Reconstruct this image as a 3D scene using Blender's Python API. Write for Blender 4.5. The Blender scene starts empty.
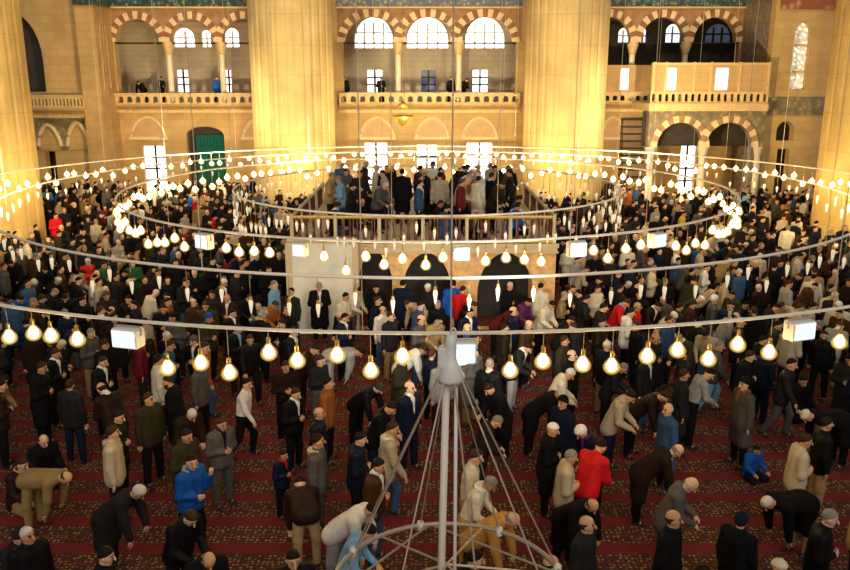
import bpy, bmesh, math, random
import numpy as np
from mathutils import Vector, Matrix

rnd = random.Random(11)
C = bpy.context.scene.collection
SC = bpy.context.scene
PI = math.pi

# ------------------------------------------------------------------ camera
F, TH, HC = 813.0, math.radians(14.2), 7.3
cam_data = bpy.data.cameras.new('camera')
cam_data.sensor_width = 36.0
cam_data.lens = F / 850.0 * 36.0
cam_data.clip_end = 300
cam = bpy.data.objects.new('camera', cam_data)
C.objects.link(cam)
cam.location = (0, 0, HC)
cam.rotation_euler = (PI / 2 - TH, 0, 0)
SC.camera = cam
CT, ST = math.cos(TH), math.sin(TH)


def ray(px, py):
    cx, cy = (px - 425) / F, (285 - py) / F
    return (cx, CT + cy * ST, -ST + cy * CT)


def at(px, py, Y):
    """world x, z of a point of the photo on the upright plane at distance Y"""
    d = ray(px, py)
    t = Y / d[1]
    return (d[0] * t, HC + t * d[2])


def at_z(px, py, z):
    d = ray(px, py)
    t = (z - HC) / d[2]
    return (d[0] * t, d[1] * t)


def to_px(x, y, z):
    h = HC - z
    zc = y * CT + h * ST
    return 425 + F * x / zc, 285 + F * (h * CT - y * ST) / zc


# ------------------------------------------------------------------ materials
def mat(name, col, rough=0.7, metal=0.0, noise=None, bump=None, emit=None, estr=0.0, objcol=False):
    m = bpy.data.materials.new(name)
    m.use_nodes = True
    nt = m.node_tree
    b = nt.nodes['Principled BSDF']
    if objcol or 'crowd' in name:
        b.inputs['Specular IOR Level'].default_value = 0.12
    b.inputs['Roughness'].default_value = rough
    b.inputs['Metallic'].default_value = metal
    src = None
    if objcol:
        oi = nt.nodes.new('ShaderNodeObjectInfo')
        src = oi.outputs['Color']
    else:
        b.inputs['Base Color'].default_value = (*col, 1)
    if noise or bump:
        tc = nt.nodes.new('ShaderNodeTexCoord')
        nz = nt.nodes.new('ShaderNodeTexNoise')
        nz.inputs['Scale'].default_value = (noise or bump)[0]
        nz.inputs['Detail'].default_value = 4
        nt.links.new(tc.outputs['Object'], nz.inputs['Vector'])
        if noise:
            mx = nt.nodes.new('ShaderNodeMix')
            mx.data_type = 'RGBA'
            mx.blend_type = 'MULTIPLY'
            mx.inputs['Factor'].default_value = 1.0
            if src:
                nt.links.new(src, mx.inputs['A'])
            else:
                mx.inputs['A'].default_value = (*col, 1)
            mr = nt.nodes.new('ShaderNodeMapRange')
            mr.inputs['From Min'].default_value = 0.25
            mr.inputs['From Max'].default_value = 0.75
            mr.inputs['To Min'].default_value = 1 - noise[1]
            mr.inputs['To Max'].default_value = 1 + noise[1]
            nt.links.new(nz.outputs['Fac'], mr.inputs['Value'])
            nt.links.new(mr.outputs['Result'], mx.inputs['B'])
            src = mx.outputs['Result']
        if bump:
            bp = nt.nodes.new('ShaderNodeBump')
            bp.inputs['Strength'].default_value = bump[1]
            nt.links.new(nz.outputs['Fac'], bp.inputs['Height'])
            nt.links.new(bp.outputs['Normal'], b.inputs['Normal'])
    if src:
        nt.links.new(src, b.inputs['Base Color'])
    if emit:
        b.inputs['Emission Color'].default_value = (*emit, 1)
        b.inputs['Emission Strength'].default_value = estr
    return m


def stone(name, c1, c2, joint, bw=1.1, bh=0.45, rot=False):
    """coursed ashlar"""
    m = bpy.data.materials.new(name)
    m.use_nodes = True
    nt = m.node_tree
    b = nt.nodes['Principled BSDF']
    b.inputs['Roughness'].default_value = 0.75
    tc = nt.nodes.new('ShaderNodeTexCoord')
    sx = nt.nodes.new('ShaderNodeSeparateXYZ')
    nt.links.new(tc.outputs['Object'], sx.inputs[0])
    ad = nt.nodes.new('ShaderNodeMath')
    ad.operation = 'ADD'
    nt.links.new(sx.outputs['X'], ad.inputs[0])
    nt.links.new(sx.outputs['Y'], ad.inputs[1])
    cb = nt.nodes.new('ShaderNodeCombineXYZ')
    nt.links.new(ad.outputs[0], cb.inputs['X'])
    nt.links.new(sx.outputs['Z'], cb.inputs['Y'])
    br = nt.nodes.new('ShaderNodeTexBrick')
    br.inputs['Color1'].default_value = (*c1, 1)
    br.inputs['Color2'].default_value = (*c2, 1)
    br.inputs['Mortar'].default_value = (*joint, 1)
    br.inputs['Scale'].default_value = 1.0
    br.inputs['Mortar Size'].default_value = 0.02
    br.inputs['Mortar Smooth'].default_value = 0.4
    br.inputs['Brick Width'].default_value = bw
    br.inputs['Row Height'].default_value = bh
    nt.links.new(cb.outputs[0], br.inputs['Vector'])
    nz = nt.nodes.new('ShaderNodeTexNoise')
    nz.inputs['Scale'].default_value = 0.7
    nz.inputs['Detail'].default_value = 6
    nt.links.new(tc.outputs['Object'], nz.inputs['Vector'])
    mr = nt.nodes.new('ShaderNodeMapRange')
    mr.inputs['From Min'].default_value = 0.3
    mr.inputs['From Max'].default_value = 0.7
    mr.inputs['To Min'].default_value = 0.82
    mr.inputs['To Max'].default_value = 1.12
    nt.links.new(nz.outputs['Fac'], mr.inputs['Value'])
    mx = nt.nodes.new('ShaderNodeMix')
    mx.data_type = 'RGBA'
    mx.blend_type = 'MULTIPLY'
    mx.inputs['Factor'].default_value = 1
    nt.links.new(br.outputs['Color'], mx.inputs['A'])
    nt.links.new(mr.outputs['Result'], mx.inputs['B'])
    nt.links.new(mx.outputs['Result'], b.inputs['Base Color'])
    return m


def tile_mat(name, ground, fig1, fig2, scale=3.0):
    """patterned glazed tiles"""
    m = bpy.data.materials.new(name)
    m.use_nodes = True
    nt = m.node_tree
    b = nt.nodes['Principled BSDF']
    b.inputs['Roughness'].default_value = 0.35
    tc = nt.nodes.new('ShaderNodeTexCoord')
    v = nt.nodes.new('ShaderNodeTexVoronoi')
    v.inputs['Scale'].default_value = scale
    nt.links.new(tc.outputs['Object'], v.inputs['Vector'])
    cr = nt.nodes.new('ShaderNodeValToRGB')
    e = cr.color_ramp.elements
    e[0].position, e[0].color = 0.0, (*fig1, 1)
    e[1].position, e[1].color = 0.75, (*ground, 1)
    n = cr.color_ramp.elements.new(0.42)
    n.color = (*fig2, 1)
    nt.links.new(v.outputs['Distance'], cr.inputs['Fac'])
    nt.links.new(cr.outputs['Color'], b.inputs['Base Color'])
    return m


def carpet_mat():
    m = bpy.data.materials.new('prayer carpet')
    m.use_nodes = True
    nt = m.node_tree
    N, L = nt.nodes, nt.links
    b = N['Principled BSDF']
    b.inputs['Roughness'].default_value = 0.95
    tc = N.new('ShaderNodeTexCoord')
    sp = N.new('ShaderNodeSeparateXYZ')
    L.new(tc.outputs['Object'], sp.inputs[0])

    def mth(op, a, bb=None):
        n = N.new('ShaderNodeMath')
        n.operation = op
        for i, x in enumerate((a, bb)):
            if x is None:
                continue
            if isinstance(x, (int, float)):
                n.inputs[i].default_value = x
            else:
                L.new(x, n.inputs[i])
        return n.outputs[0]
    yy = mth('FRACT', mth('DIVIDE', sp.outputs['Y'], 0.82))       # one prayer row
    band = N.new('ShaderNodeValToRGB')                            # plain red field, then the patterned border rows
    band.color_ramp.interpolation = 'CONSTANT'
    e = band.color_ramp.elements
    e[0].position, e[0].color = 0, (0, 0, 0, 1)
    e[1].position, e[1].color = 0.36, (1, 1, 1, 1)
    for p, v in ((0.62, 0.45), (0.68, 1.0), (0.97, 0.2)):
        q = band.color_ramp.elements.new(p)
        q.color = (v, v, v, 1)
    L.new(yy, band.inputs['Fac'])
    vor = N.new('ShaderNodeTexVoronoi')
    vor.inputs['Scale'].default_value = 13.0
    vor.inputs['Randomness'].default_value = 0.45
    L.new(tc.outputs['Object'], vor.inputs['Vector'])
    fig = N.new('ShaderNodeValToRGB')
    fe = fig.color_ramp.elements
    fe[0].position, fe[0].color = 0.0, (0.62, 0.42, 0.13, 1)
    fe[1].position, fe[1].color = 0.55, (0.035, 0.018, 0.008, 1)
    q = fig.color_ramp.elements.new(0.27)
    q.color = (0.22, 0.14, 0.04, 1)
    q = fig.color_ramp.elements.new(0.38)
    q.color = (0.13, 0.012, 0.008, 1)
    L.new(vor.outputs['Distance'], fig.inputs['Fac'])
    nz = N.new('ShaderNodeTexNoise')
    nz.inputs['Scale'].default_value = 3.0
    L.new(tc.outputs['Object'], nz.inputs['Vector'])
    red = N.new('ShaderNodeMix')
    red.data_type = 'RGBA'
    red.inputs['A'].default_value = (0.20, 0.009, 0.009, 1)
    red.inputs['B'].default_value = (0.12, 0.005, 0.005, 1)
    L.new(nz.outputs['Fac'], red.inputs['Factor'])
    mx = N.new('ShaderNodeMix')
    mx.data_type = 'RGBA'
    L.new(band.outputs['Color'], mx.inputs['Factor'])
    L.new(red.outputs['Result'], mx.inputs['A'])
    L.new(fig.outputs['Color'], mx.inputs['B'])
    L.new(mx.outputs['Result'], b.inputs['Base Color'])
    return m


M = dict(
    stone=stone('ochre ashlar', (0.56, 0.37, 0.15), (0.50, 0.33, 0.13), (0.45, 0.295, 0.115)),
    pillar=stone('pale pillar stone', (0.78, 0.58, 0.26), (0.73, 0.54, 0.235), (0.62, 0.45, 0.19), 1.3, 1.5),
    grey=stone('grey limestone', (0.52, 0.44, 0.35), (0.46, 0.39, 0.31), (0.40, 0.34, 0.27), 0.8, 0.35),
    marble=mat('white marble', (0.74, 0.66, 0.50), 0.5, noise=(1.2, 0.12)),
    ledge=mat('carved ledge stone', (0.66, 0.48, 0.22), 0.6, noise=(3, 0.12)),
    red=mat('red voussoir stone', (0.27, 0.11, 0.05), 0.7, noise=(3, 0.2)),
    cream=mat('cream voussoir stone', (0.70, 0.55, 0.32), 0.7, noise=(3, 0.1)),
    plaster=mat('painted plaster over arches', (0.33, 0.18, 0.09), 0.8, noise=(2.5, 0.3)),
    infill=mat('pinkish tympanum stone', (0.52, 0.34, 0.17), 0.7, noise=(2, 0.12)),
    tile=tile_mat('green blue tiles', (0.025, 0.04, 0.038), (0.40, 0.36, 0.20), (0.05, 0.10, 0.10), 4.2),
    bluetile=tile_mat('blue and white tiles', (0.10, 0.13, 0.18), (0.55, 0.50, 0.38), (0.16, 0.17, 0.18), 4.0),
    greytile=tile_mat('grey patterned tiles', (0.17, 0.14, 0.09), (0.40, 0.34, 0.22), (0.24, 0.19, 0.11), 3.2),
    redtile=tile_mat('red floral frieze', (0.25, 0.10, 0.05), (0.6, 0.4, 0.2), (0.30, 0.08, 0.04), 2.0),
    dark=mat('dark wood and recess shade', (0.035, 0.028, 0.024), 0.7, noise=(2, 0.3)),  # door wood, and the shade of recesses put into the colour
    iron=mat('dark iron', (0.03, 0.025, 0.02), 0.5, 0.6),
    green=mat('green curtain cloth', (0.0, 0.11, 0.075), 0.9, noise=(4, 0.25)),
    daylight=mat('daylit window glass', (0.9, 0.92, 0.95), 0.3, emit=(1.0, 0.97, 0.93), estr=2.6),
    bluelight=mat('bluish daylit glass', (0.7, 0.8, 0.9), 0.3, emit=(0.78, 0.88, 1.0), estr=1.5),
    dimlight=mat('dim window glass', (0.1, 0.12, 0.2), 0.3, emit=(0.35, 0.45, 0.75), estr=0.10),
    gilt=mat('gilt brass', (0.85, 0.58, 0.12), 0.3, 0.9),
    wire=mat('pale painted steel tube', (0.93, 0.89, 0.82), 0.55, 0.0),
    pale=mat('dull pale steel tube', (0.55, 0.46, 0.36), 0.45, 0.4),
    white=mat('white enamel', (0.85, 0.88, 0.90), 0.4),
    lampface=mat('floodlight glass', (0.9, 0.95, 1), 0.2, emit=(0.74, 0.90, 1.0), estr=0.85),
    cord=mat('lamp cord', (0.40, 0.33, 0.2), 0.6),
    cable=mat('thin hanging cable', (0.70, 0.62, 0.48), 0.5, 0.2),
    brass=mat('brass lamp socket', (0.6, 0.42, 0.16), 0.4, 0.8),
    filament=mat('glowing filament core', (1, 0.9, 0.6), 0.5, emit=(1.0, 0.70, 0.32), estr=105.0),
    candle=mat('milky glass lamp', (0.85, 0.80, 0.66), 0.25, emit=(1.0, 0.88, 0.62), estr=0.42),
    cloth=mat('woven cloth', (1, 1, 1), 0.85, noise=(14, 0.18), bump=(60, 0.15), objcol=True),
    leather=mat('smooth jacket cloth', (1, 1, 1), 0.55, noise=(9, 0.15), objcol=True),
    skin=mat('skin', (1, 1, 1), 0.55, objcol=True),
    hair=mat('hair', (1, 1, 1), 0.6, bump=(90, 0.4), objcol=True),
    sock=mat('dark socks', (0.02, 0.02, 0.022), 0.9),
    eye=mat('dark eyes and brows', (0.02, 0.014, 0.01), 0.4),
    lip=mat('lips', (0.33, 0.12, 0.09), 0.5),
    carpet=carpet_mat(),
)


def halo_glass_mat():  # halo around the bulb put into the glass, fading toward its rim
    m = bpy.data.materials.new('lamp glass with glow halo')
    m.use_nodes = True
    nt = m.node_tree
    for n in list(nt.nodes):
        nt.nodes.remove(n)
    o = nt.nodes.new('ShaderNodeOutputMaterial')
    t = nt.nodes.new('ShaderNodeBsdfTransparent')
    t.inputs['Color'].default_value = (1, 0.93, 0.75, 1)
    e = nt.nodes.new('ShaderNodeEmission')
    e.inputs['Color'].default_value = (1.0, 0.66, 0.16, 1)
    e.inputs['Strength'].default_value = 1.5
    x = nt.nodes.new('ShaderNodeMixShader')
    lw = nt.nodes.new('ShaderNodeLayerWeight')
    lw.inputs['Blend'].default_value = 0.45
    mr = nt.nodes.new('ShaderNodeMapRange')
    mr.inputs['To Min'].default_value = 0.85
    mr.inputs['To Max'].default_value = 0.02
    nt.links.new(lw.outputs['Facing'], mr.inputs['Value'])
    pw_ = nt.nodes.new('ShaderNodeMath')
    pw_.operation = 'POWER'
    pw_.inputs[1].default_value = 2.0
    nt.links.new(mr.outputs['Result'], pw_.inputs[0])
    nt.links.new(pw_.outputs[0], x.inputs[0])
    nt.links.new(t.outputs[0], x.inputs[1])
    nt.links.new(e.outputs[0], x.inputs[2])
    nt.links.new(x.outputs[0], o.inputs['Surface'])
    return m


M['haloglass'] = halo_glass_mat()


# ------------------------------------------------------------------ helpers
def tag(o, label=None, cat=None, group=None, kind=None):
    if label:
        o['label'] = label
    if cat:
        o['category'] = cat
    if group:
        o['group'] = group
    if kind:
        o['kind'] = kind
    return o


def empty(name, loc=(0, 0, 0), rz=0.0):
    o = bpy.data.objects.new(name, None)
    o.empty_display_size = 0.1
    o.location = loc
    o.rotation_euler = (0, 0, rz)
    C.objects.link(o)
    return o


def link(name, me, parent=None, loc=None):
    o = bpy.data.objects.new(name, me)
    C.objects.link(o)
    if parent is not None:
        o.parent = parent
    if loc is not None:
        o.location = loc
    return o


def build(name, bm, mats, parent=None, smooth=False, loc=None):
    me = bpy.data.meshes.new(name)
    bmesh.ops.recalc_face_normals(bm, faces=bm.faces)
    bm.to_mesh(me)
    bm.free()
    for m in (mats if isinstance(mats, (list, tuple)) else [mats]):
        me.materials.append(m)
    if smooth:
        for p in me.polygons:
            p.use_smooth = True
    return link(name, me, parent, loc)


def box(bm, x0, x1, y0, y1, z0, z1, mi=0, bevel=0.0):
    vs = [bm.verts.new((x, y, z)) for x in (x0, x1) for y in (y0, y1) for z in (z0, z1)]
    fs = [bm.faces.new([vs[i] for i in q]) for q in ((0, 1, 3, 2), (4, 6, 7, 5), (0, 4, 5, 1), (2, 3, 7, 6), (0, 2, 6, 4), (1, 5, 7, 3))]
    for f_ in fs:
        f_.material_index = mi
    if bevel:
        bmesh.ops.bevel(bm, geom=list({e for f_ in fs for e in f_.edges}), offset=bevel, segments=2, affect='EDGES')


def tube(bm, pts, r, seg=8, closed=False, mi=0, caps=True):
    pts = [Vector(p) for p in pts]
    n = len(pts)
    rings = []
    for i, p in enumerate(pts):
        if closed:
            t = pts[(i + 1) % n] - pts[i - 1]
        else:
            t = pts[min(i + 1, n - 1)] - pts[max(i - 1, 0)]
        t.normalize()
        up = Vector((0, 0, 1)) if abs(t.z) < 0.95 else Vector((1, 0, 0))
        a = t.cross(up).normalized()
        b = t.cross(a).normalized()
        rr = r[i] if isinstance(r, (list, tuple)) else r
        rings.append([bm.verts.new(p + (a * math.cos(2 * PI * k / seg) + b * math.sin(2 * PI * k / seg)) * rr) for k in range(seg)])
    for i in range(n if closed else n - 1):
        A, B = rings[i], rings[(i + 1) % n]
        for k in range(seg):
            f_ = bm.faces.new((A[k], A[(k + 1) % seg], B[(k + 1) % seg], B[k]))
            f_.material_index = mi
    if not closed and caps:
        bm.faces.new(rings[0]).material_index = mi
        bm.faces.new(rings[-1][::-1]).material_index = mi


def lathe(bm, prof, seg=16, mi=0, cx=0.0, cy=0.0):
    rings = []
    for r, z in prof:
        if r < 1e-5:
            rings.append([bm.verts.new((cx, cy, z))])
        else:
            rings.append([bm.verts.new((cx + r * math.cos(2 * PI * k / seg), cy + r * math.sin(2 * PI * k / seg), z)) for k in range(seg)])
    for A, B in zip(rings, rings[1:]):
        for k in range(seg):
            q = [A[k % len(A)], A[(k + 1) % len(A)], B[(k + 1) % len(B)], B[k % len(B)]]
            q = list(dict.fromkeys(q))
            if len(q) > 2:
                bm.faces.new(q).material_index = mi


def arch(cx, half, zs, rise, n=14, flat=1.0, x_from=-1, x_to=1):
    """points of an arch from its left spring to its right; flat < 1 makes it pointed"""
    out = []
    for i in range(n + 1):
        a = PI - PI * i / n
        c, s = math.cos(a), math.sin(a)
        z = rise * (s if flat >= 1 else (1 - abs(c) ** (1 + flat)) ** 0.62)
        out.append((cx + half * c, zs + z))
    return out


def opening(cx, half, z0, zs, rise, flat=1.0, n=14):
    return [(cx - half, z0)] + arch(cx, half, zs, rise, n, flat) + [(cx + half, z0)]


def plate_mesh(outer, holes, depth):
    """upright slab (x, z outlines) of the given thickness with holes cut through, front face at y = 0"""
    cu = bpy.data.curves.new('outline', 'CURVE')
    cu.dimensions = '2D'
    cu.fill_mode = 'BOTH'
    cu.extrude = depth / 2
    for pts in [outer] + holes:
        s = cu.splines.new('POLY')
        s.points.add(len(pts) - 1)
        for p, (x, z) in zip(s.points, pts):
            p.co = (x, z, 0, 1)
        s.use_cyclic_u = True
    ob = bpy.data.objects.new('outline', cu)
    C.objects.link(ob)
    dg = bpy.context.evaluated_depsgraph_get()
    dg.update()
    me = bpy.data.meshes.new_from_object(ob.evaluated_get(dg))
    bpy.data.objects.remove(ob)
    bpy.data.curves.remove(cu)
    co = np.empty(len(me.vertices) * 3, np.float32)
    me.vertices.foreach_get('co', co)
    co = co.reshape(-1, 3)
    co = np.stack([co[:, 0], co[:, 2] + depth / 2, co[:, 1]], 1)
    me.vertices.foreach_set('co', co.ravel())
    bm = bmesh.new()
    bm.from_mesh(me)
    bmesh.ops.remove_doubles(bm, verts=bm.verts, dist=1e-4)
    bpy.data.meshes.remove(me)
    for f_ in bm.faces:
        f_.smooth = False
    return bm


def plate(name, outer, holes, Y, depth, m, parent=None):
    bm = plate_mesh(outer, holes, depth)
    return build(name, bm, m, parent, loc=(0, Y, 0))


def rect(x0, x1, z0, z1):
    return [(x0, z0), (x1, z0), (x1, z1), (x0, z1)]


def voussoirs(name, cx, half, zs, rise, wide, Y, depth, n, mats, parent=None):
    """an arch ring of alternating stones"""
    bm = bmesh.new()
    for i in range(n):
        a0, a1 = PI - PI * i / n, PI - PI * (i + 1) / n
        q = []
        for a in (a0, (a0 + a1) / 2, a1):
            q.append((cx + half * math.cos(a), zs + rise * math.sin(a)))
        for a in (a1, (a0 + a1) / 2, a0):
            q.append((cx + (half + wide) * math.cos(a), zs + (rise + wide) * math.sin(a)))
        fr = [bm.verts.new((x, Y, z)) for x, z in q]
        bk = [bm.verts.new((x, Y + depth, z)) for x, z in q]
        fs = [bm.faces.new(fr), bm.faces.new(bk[::-1])]
        for k in range(6):
            fs.append(bm.faces.new((fr[k], bk[k], bk[(k + 1) % 6], fr[(k + 1) % 6])))
        for f_ in fs:
            f_.material_index = i % len(mats)
    return build(name, bm, mats, parent)

# ------------------------------------------------------------------ the hall
def X(px, Y, py=60):
    return at(px, py, Y)[0]


def Zp(py, Y):
    return at(425, py, Y)[1]


def struct(o, label, cat):
    return tag(o, label, cat, kind='structure')


bm = bmesh.new()
box(bm, -36, 36, -4, 60, -0.3, 0)
struct(build('floor', bm, M['carpet']), 'red prayer carpet with rows of gold patterned borders', 'floor')

YB, YG = 50.0, 54.0


def bay(cxs, half, spring, apex, x0, x1, zb):
    """outline of a gallery opening under a row of arches: list of (x, z)"""
    zs, rise = Zp(spring, YB), Zp(apex, YB) - Zp(spring, YB)
    p = [(x0, zb), (x0, zs)]
    for c in cxs:
        p += [q for q in arch(c, half, zs, rise, 16) if x0 < q[0] < x1]
    p += [(x1, zs), (x1, zb)]
    return p


zrail = Zp(104, YB)
cenX = [X(372, YB), X(428, YB), X(484.5, YB)]
lefX = [X(139, YB), X(193, YB), X(245, YB)]
rigX = [X(608, YB), X(661, YB), X(713, YB)]
hc, hl, hr = 1.58, 1.28, 1.26
holes = [bay(cenX, hc, 42, 17, X(343, YB), X(516, YB), zrail),
         bay(lefX, hl, 42, 19, X(116, YB), X(268, YB), zrail),
         bay(rigX, hr, 42, 17, X(586, YB), X(738, YB), zrail)]
wins = [(135, 158, 146, 192), (363, 386, 143, 192), (417, 437, 145, 192), (468, 494, 143, 192), (657, 664, 146, 194), (688, 704, 143, 194), (575, 590, 143, 190), (262, 280, 143, 190)]
for a, b, t, u in wins:
    holes.append(rect(X(a, YB), X(b, YB), Zp(u, YB), Zp(t, YB)))
holes.append(opening(X(200, YB), X(219.5, YB) - X(200, YB), 0.02, Zp(136, YB), Zp(126.5, YB) - Zp(136, YB)))
o = plate('wall_back', rect(X(60, YB), X(800, YB), 0, 14), holes, YB, 0.55, M['stone'])
struct(o, 'ochre stone wall with gallery arches behind the far pillars', 'wall')

# windows of the ground storey: pane with glazing bars
wn = 0


def window(x0, x1, z0, z1, Y, nx, nz, pm, label, arched=False, fm=None):
    global wn
    wn += 1
    root = empty('window_%d' % wn, ((x0 + x1) / 2, Y, z0))
    struct(root, label, 'window')
    w, h = (x1 - x0) / 2, z1 - z0
    out = opening(0, w, 0, h - w, w) if arched else rect(-w, w, 0, h)
    p = build('pane', plate_mesh(out, [], 0.03), pm, root)
    b = bmesh.new()
    for i in range(1, nx):
        box(b, -w + 2 * w * i / nx - 0.06, -w + 2 * w * i / nx + 0.06, -0.07, -0.01, 0, h - (w * 0.25 if arched else 0))
    for j in range(1, nz):
        box(b, -w, w, -0.06, -0.012, h * j / nz - 0.05, h * j / nz + 0.05)
    build('glazing_bar', b, fm or M['iron'], root)
    return root


names = ['tall bright window low in the back wall beside the green doorway', 'tall bright window low in the back wall beside the far pillar with twin bars',
         'narrow bright window under the hanging golden bowl', 'tall bright window in the middle bay of the back wall under an arch',
         'slim bright window under the raised box arches', 'arched bright window under the first raised box arch', 'bright window half hidden behind the wide far pillar', 'bright window hidden beside the far pillar']
for (a, b, t, u), nm in zip(wins, names):
    window(X(a, YB), X(b, YB), Zp(u, YB), Zp(t, YB), YB + 0.35, 2, 4, M['daylight'], nm)

# gallery behind the arches: floor, back wall, ceiling
bm = bmesh.new()
box(bm, X(60, YB), X(800, YB), YB + 0.55, YG, zrail - 0.5, zrail - 0.1)
struct(build('floor_gallery', bm, M['ledge']), 'gallery floor behind the balustrades', 'floor')
bm = bmesh.new()
box(bm, X(60, YB), X(800, YB), YB + 0.55, YG + 0.6, 13.4, 13.8)
struct(build('ceiling_gallery', bm, M['grey']), 'flat soffit over the upper gallery', 'ceiling')
gh = []
gl = []
for a, b in ((355, 393), (407, 448), (465, 504)):
    c, hw = X((a + b) / 2, YG), (X(b, YG) - X(a, YG)) / 2
    z0 = Zp(48, YG)
    gh.append(opening(c, hw, z0, z0 + 0.45, Zp(17, YG) - z0 - 0.45))
    gl.append((c, hw, z0, Zp(17, YG), 'daylight', 'white arched lunette of the middle gallery bay'))
for a, b, t in ((175, 196, 28), (203, 212, 30), (226, 240, 28), (617, 628, 28), (639, 645, 28), (664, 679, 24)):
    c, hw = X((a + b) / 2, YG), (X(b, YG) - X(a, YG)) / 2
    z0 = Zp(47 if a < 300 else 43, YG)
    gh.append(opening(c, hw, z0, Zp(t, YG) - hw, hw))
    gl.append((c, hw, z0, Zp(t, YG), 'daylight' if a < 300 else 'bluelight', 'small arched window high in a side gallery bay'))
sm = []
for a, b, t, k in ((367, 382, 70, 'daylight'), (421, 436, 70, 'dimlight'), (473, 488, 70, 'daylight'), (175.5, 187, 70, 'daylight'), (224, 230, 70, 'daylight')):
    r = (X(a, YG), X(b, YG), Zp(92, YG), Zp(t, YG))
    gh.append(rect(*r))
    sm.append((*r, k))
xs = X(560, YG)
o = plate('wall_gallery', rect(X(60, YG), X(800, YG), zrail - 0.5, 13.4), gh, YG, 0.5, M['grey'])
struct(o, 'grey back wall of the upper gallery with arched windows', 'wall')
ords = ['first', 'second', 'third', 'fourth', 'fifth', 'sixth', 'seventh', 'eighth', 'ninth', 'tenth']
for i, (c, hw, z0, z1, k, nm) in enumerate(gl):
    window(c - hw, c + hw, z0, z1, YG + 0.3, 2 if i > 2 else 4, 2, M[k], '%s, %s from the left of its kind' % (nm, ords[i if i < 3 else i - 3]), True, M['white'])
for i, (x0, x1, z0, z1, k) in enumerate(sm):
    window(x0, x1, z0, z1, YG + 0.3, 2, 3, M[k], '%s low window at the foot of the gallery back wall' % ords[i], False)
# dark sheet, its colour standing in for the shade of the right gallery bay
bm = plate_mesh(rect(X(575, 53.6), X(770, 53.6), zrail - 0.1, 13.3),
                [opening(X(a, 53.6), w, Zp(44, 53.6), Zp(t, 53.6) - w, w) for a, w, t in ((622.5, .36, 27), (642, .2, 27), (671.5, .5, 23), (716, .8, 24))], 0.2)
struct(build('wall_shade', bm, M['dark'], loc=(0, 53.6, 0)), 'dark sheet for the shade of the gallery bay over the raised box', 'wall')
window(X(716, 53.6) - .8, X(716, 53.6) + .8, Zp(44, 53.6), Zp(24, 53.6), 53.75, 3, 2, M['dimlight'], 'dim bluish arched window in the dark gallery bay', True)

# columns of the gallery with capitals, and tie rods
cn = 0
for px in (398, 459, 168, 221, 633, 686):
    x = X(px + (0 if 300 < px < 500 else 0), YB)
    root = empty('column', (x, YB + 0.28, zrail))
    hz = Zp(42, YB) - zrail
    bm = bmesh.new()
    lathe(bm, [(0, 0), (0.24, 0), (0.24, 0.12), (0.19, 0.2), (0.17, hz - 0.75), (0.19, hz - 0.72), (0.0, hz - 0.72)], 14)
    build('shaft', bm, M['marble'], root, True)
    bm = bmesh.new()
    lathe(bm, [(0, hz - 0.72), (0.19, hz - 0.72), (0.22, hz - 0.55), (0.33, hz - 0.2), (0.36, hz - 0.05), (0.36, hz), (0, hz)], 14)
    build('capital', bm, M['ledge'], root, True)
    struct(root, 'slender pale gallery column, %s from the left' % ords[[168, 221, 398, 459, 633, 686].index(px)], 'column')
for a, b, t in ((116, 268, 'left'), (343, 516, 'middle'), (586, 738, 'right')):
    bm = bmesh.new()
    tube(bm, [(X(a, YB) + 0.02, YB + 0.12, Zp(42, YB) - 0.06), (X(b, YB) - 0.02, YB + 0.12, Zp(42, YB) - 0.06)], 0.05, 6)
    tag(build('tie_rod', bm, M['iron']), 'dark iron tie rod across the %s gallery arches' % t, 'tie rod')

# striped arch rings
tn = 0
for grp, cs, hw, ap, n, wd in (('left', lefX, hl, 19, 17, 0.42), ('middle', cenX, hc, 17, 19, 0.45), ('right', rigX, hr, 17, 17, 0.42)):
    for i, c in enumerate(cs):
        tn += 1
        zs = Zp(42, YB)
        o = voussoirs('trim_%d' % tn, c, hw + 0.01, zs, Zp(ap, YB) - zs + 0.01, wd, YB - 0.06 - 0.013 * i, 0.3, n, [M['cream'], M['red']])
        struct(o, 'red and cream striped arch over the %s gallery bay, %s of three' % (grp, ords[i]), 'arch')
# painted wall field around the striped arches
for a, b, cs, hw, ap, nm in ((116, 262, lefX, hl, 19, 'left'), (338, 521, cenX, hc, 17, 'middle'), (590, 741, rigX, hr, 17, 'right')):
    zs = Zp(42, YB)
    top = Zp(7.5, YB)
    out = [(X(a, YB), zs + 0.02)]
    for c in cs:
        out += [q for q in arch(c, hw + 0.2, zs + 0.02, Zp(ap, YB) - zs + 0.2, 16) if X(a, YB) < q[0] < X(b, YB)]
    # neighbouring arch rings may overlap: keep the outline monotone
    mono = []
    for q in out:
        if not mono or q[0] > mono[-1][0] + 0.005:
            mono.append(q)
    out = mono + [(X(b, YB), zs + 0.02), (X(b, YB), top), (X(a, YB), top)]
    tn += 1
    o = plate('trim_%d' % tn, out, [], YB - 0.03, 0.03, M['plaster'])
    struct(o, 'brown painted plaster between the striped arches of the %s bay' % nm, 'wall facing')
    tn += 1
    bm = bmesh.new()
    box(bm, X(a, YB), X(b, YB), YB - 0.14, YB - 0.001, Zp(6.8, YB), 13.9)
    struct(build('trim_%d' % tn, bm, M['bluetile' if nm == 'middle' else 'tile']), 'tiled frieze with inscriptions above the %s gallery arches' % nm, 'frieze')
    tn += 1
    bm = bmesh.new()
    box(bm, X(a, YB), X(b, YB), YB - 0.22, YB - 0.001, Zp(8.4, YB), Zp(6.8, YB))
    struct(build('trim_%d' % tn, bm, M['ledge']), 'stone string course under the %s tiled frieze' % nm, 'moulding')

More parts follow.
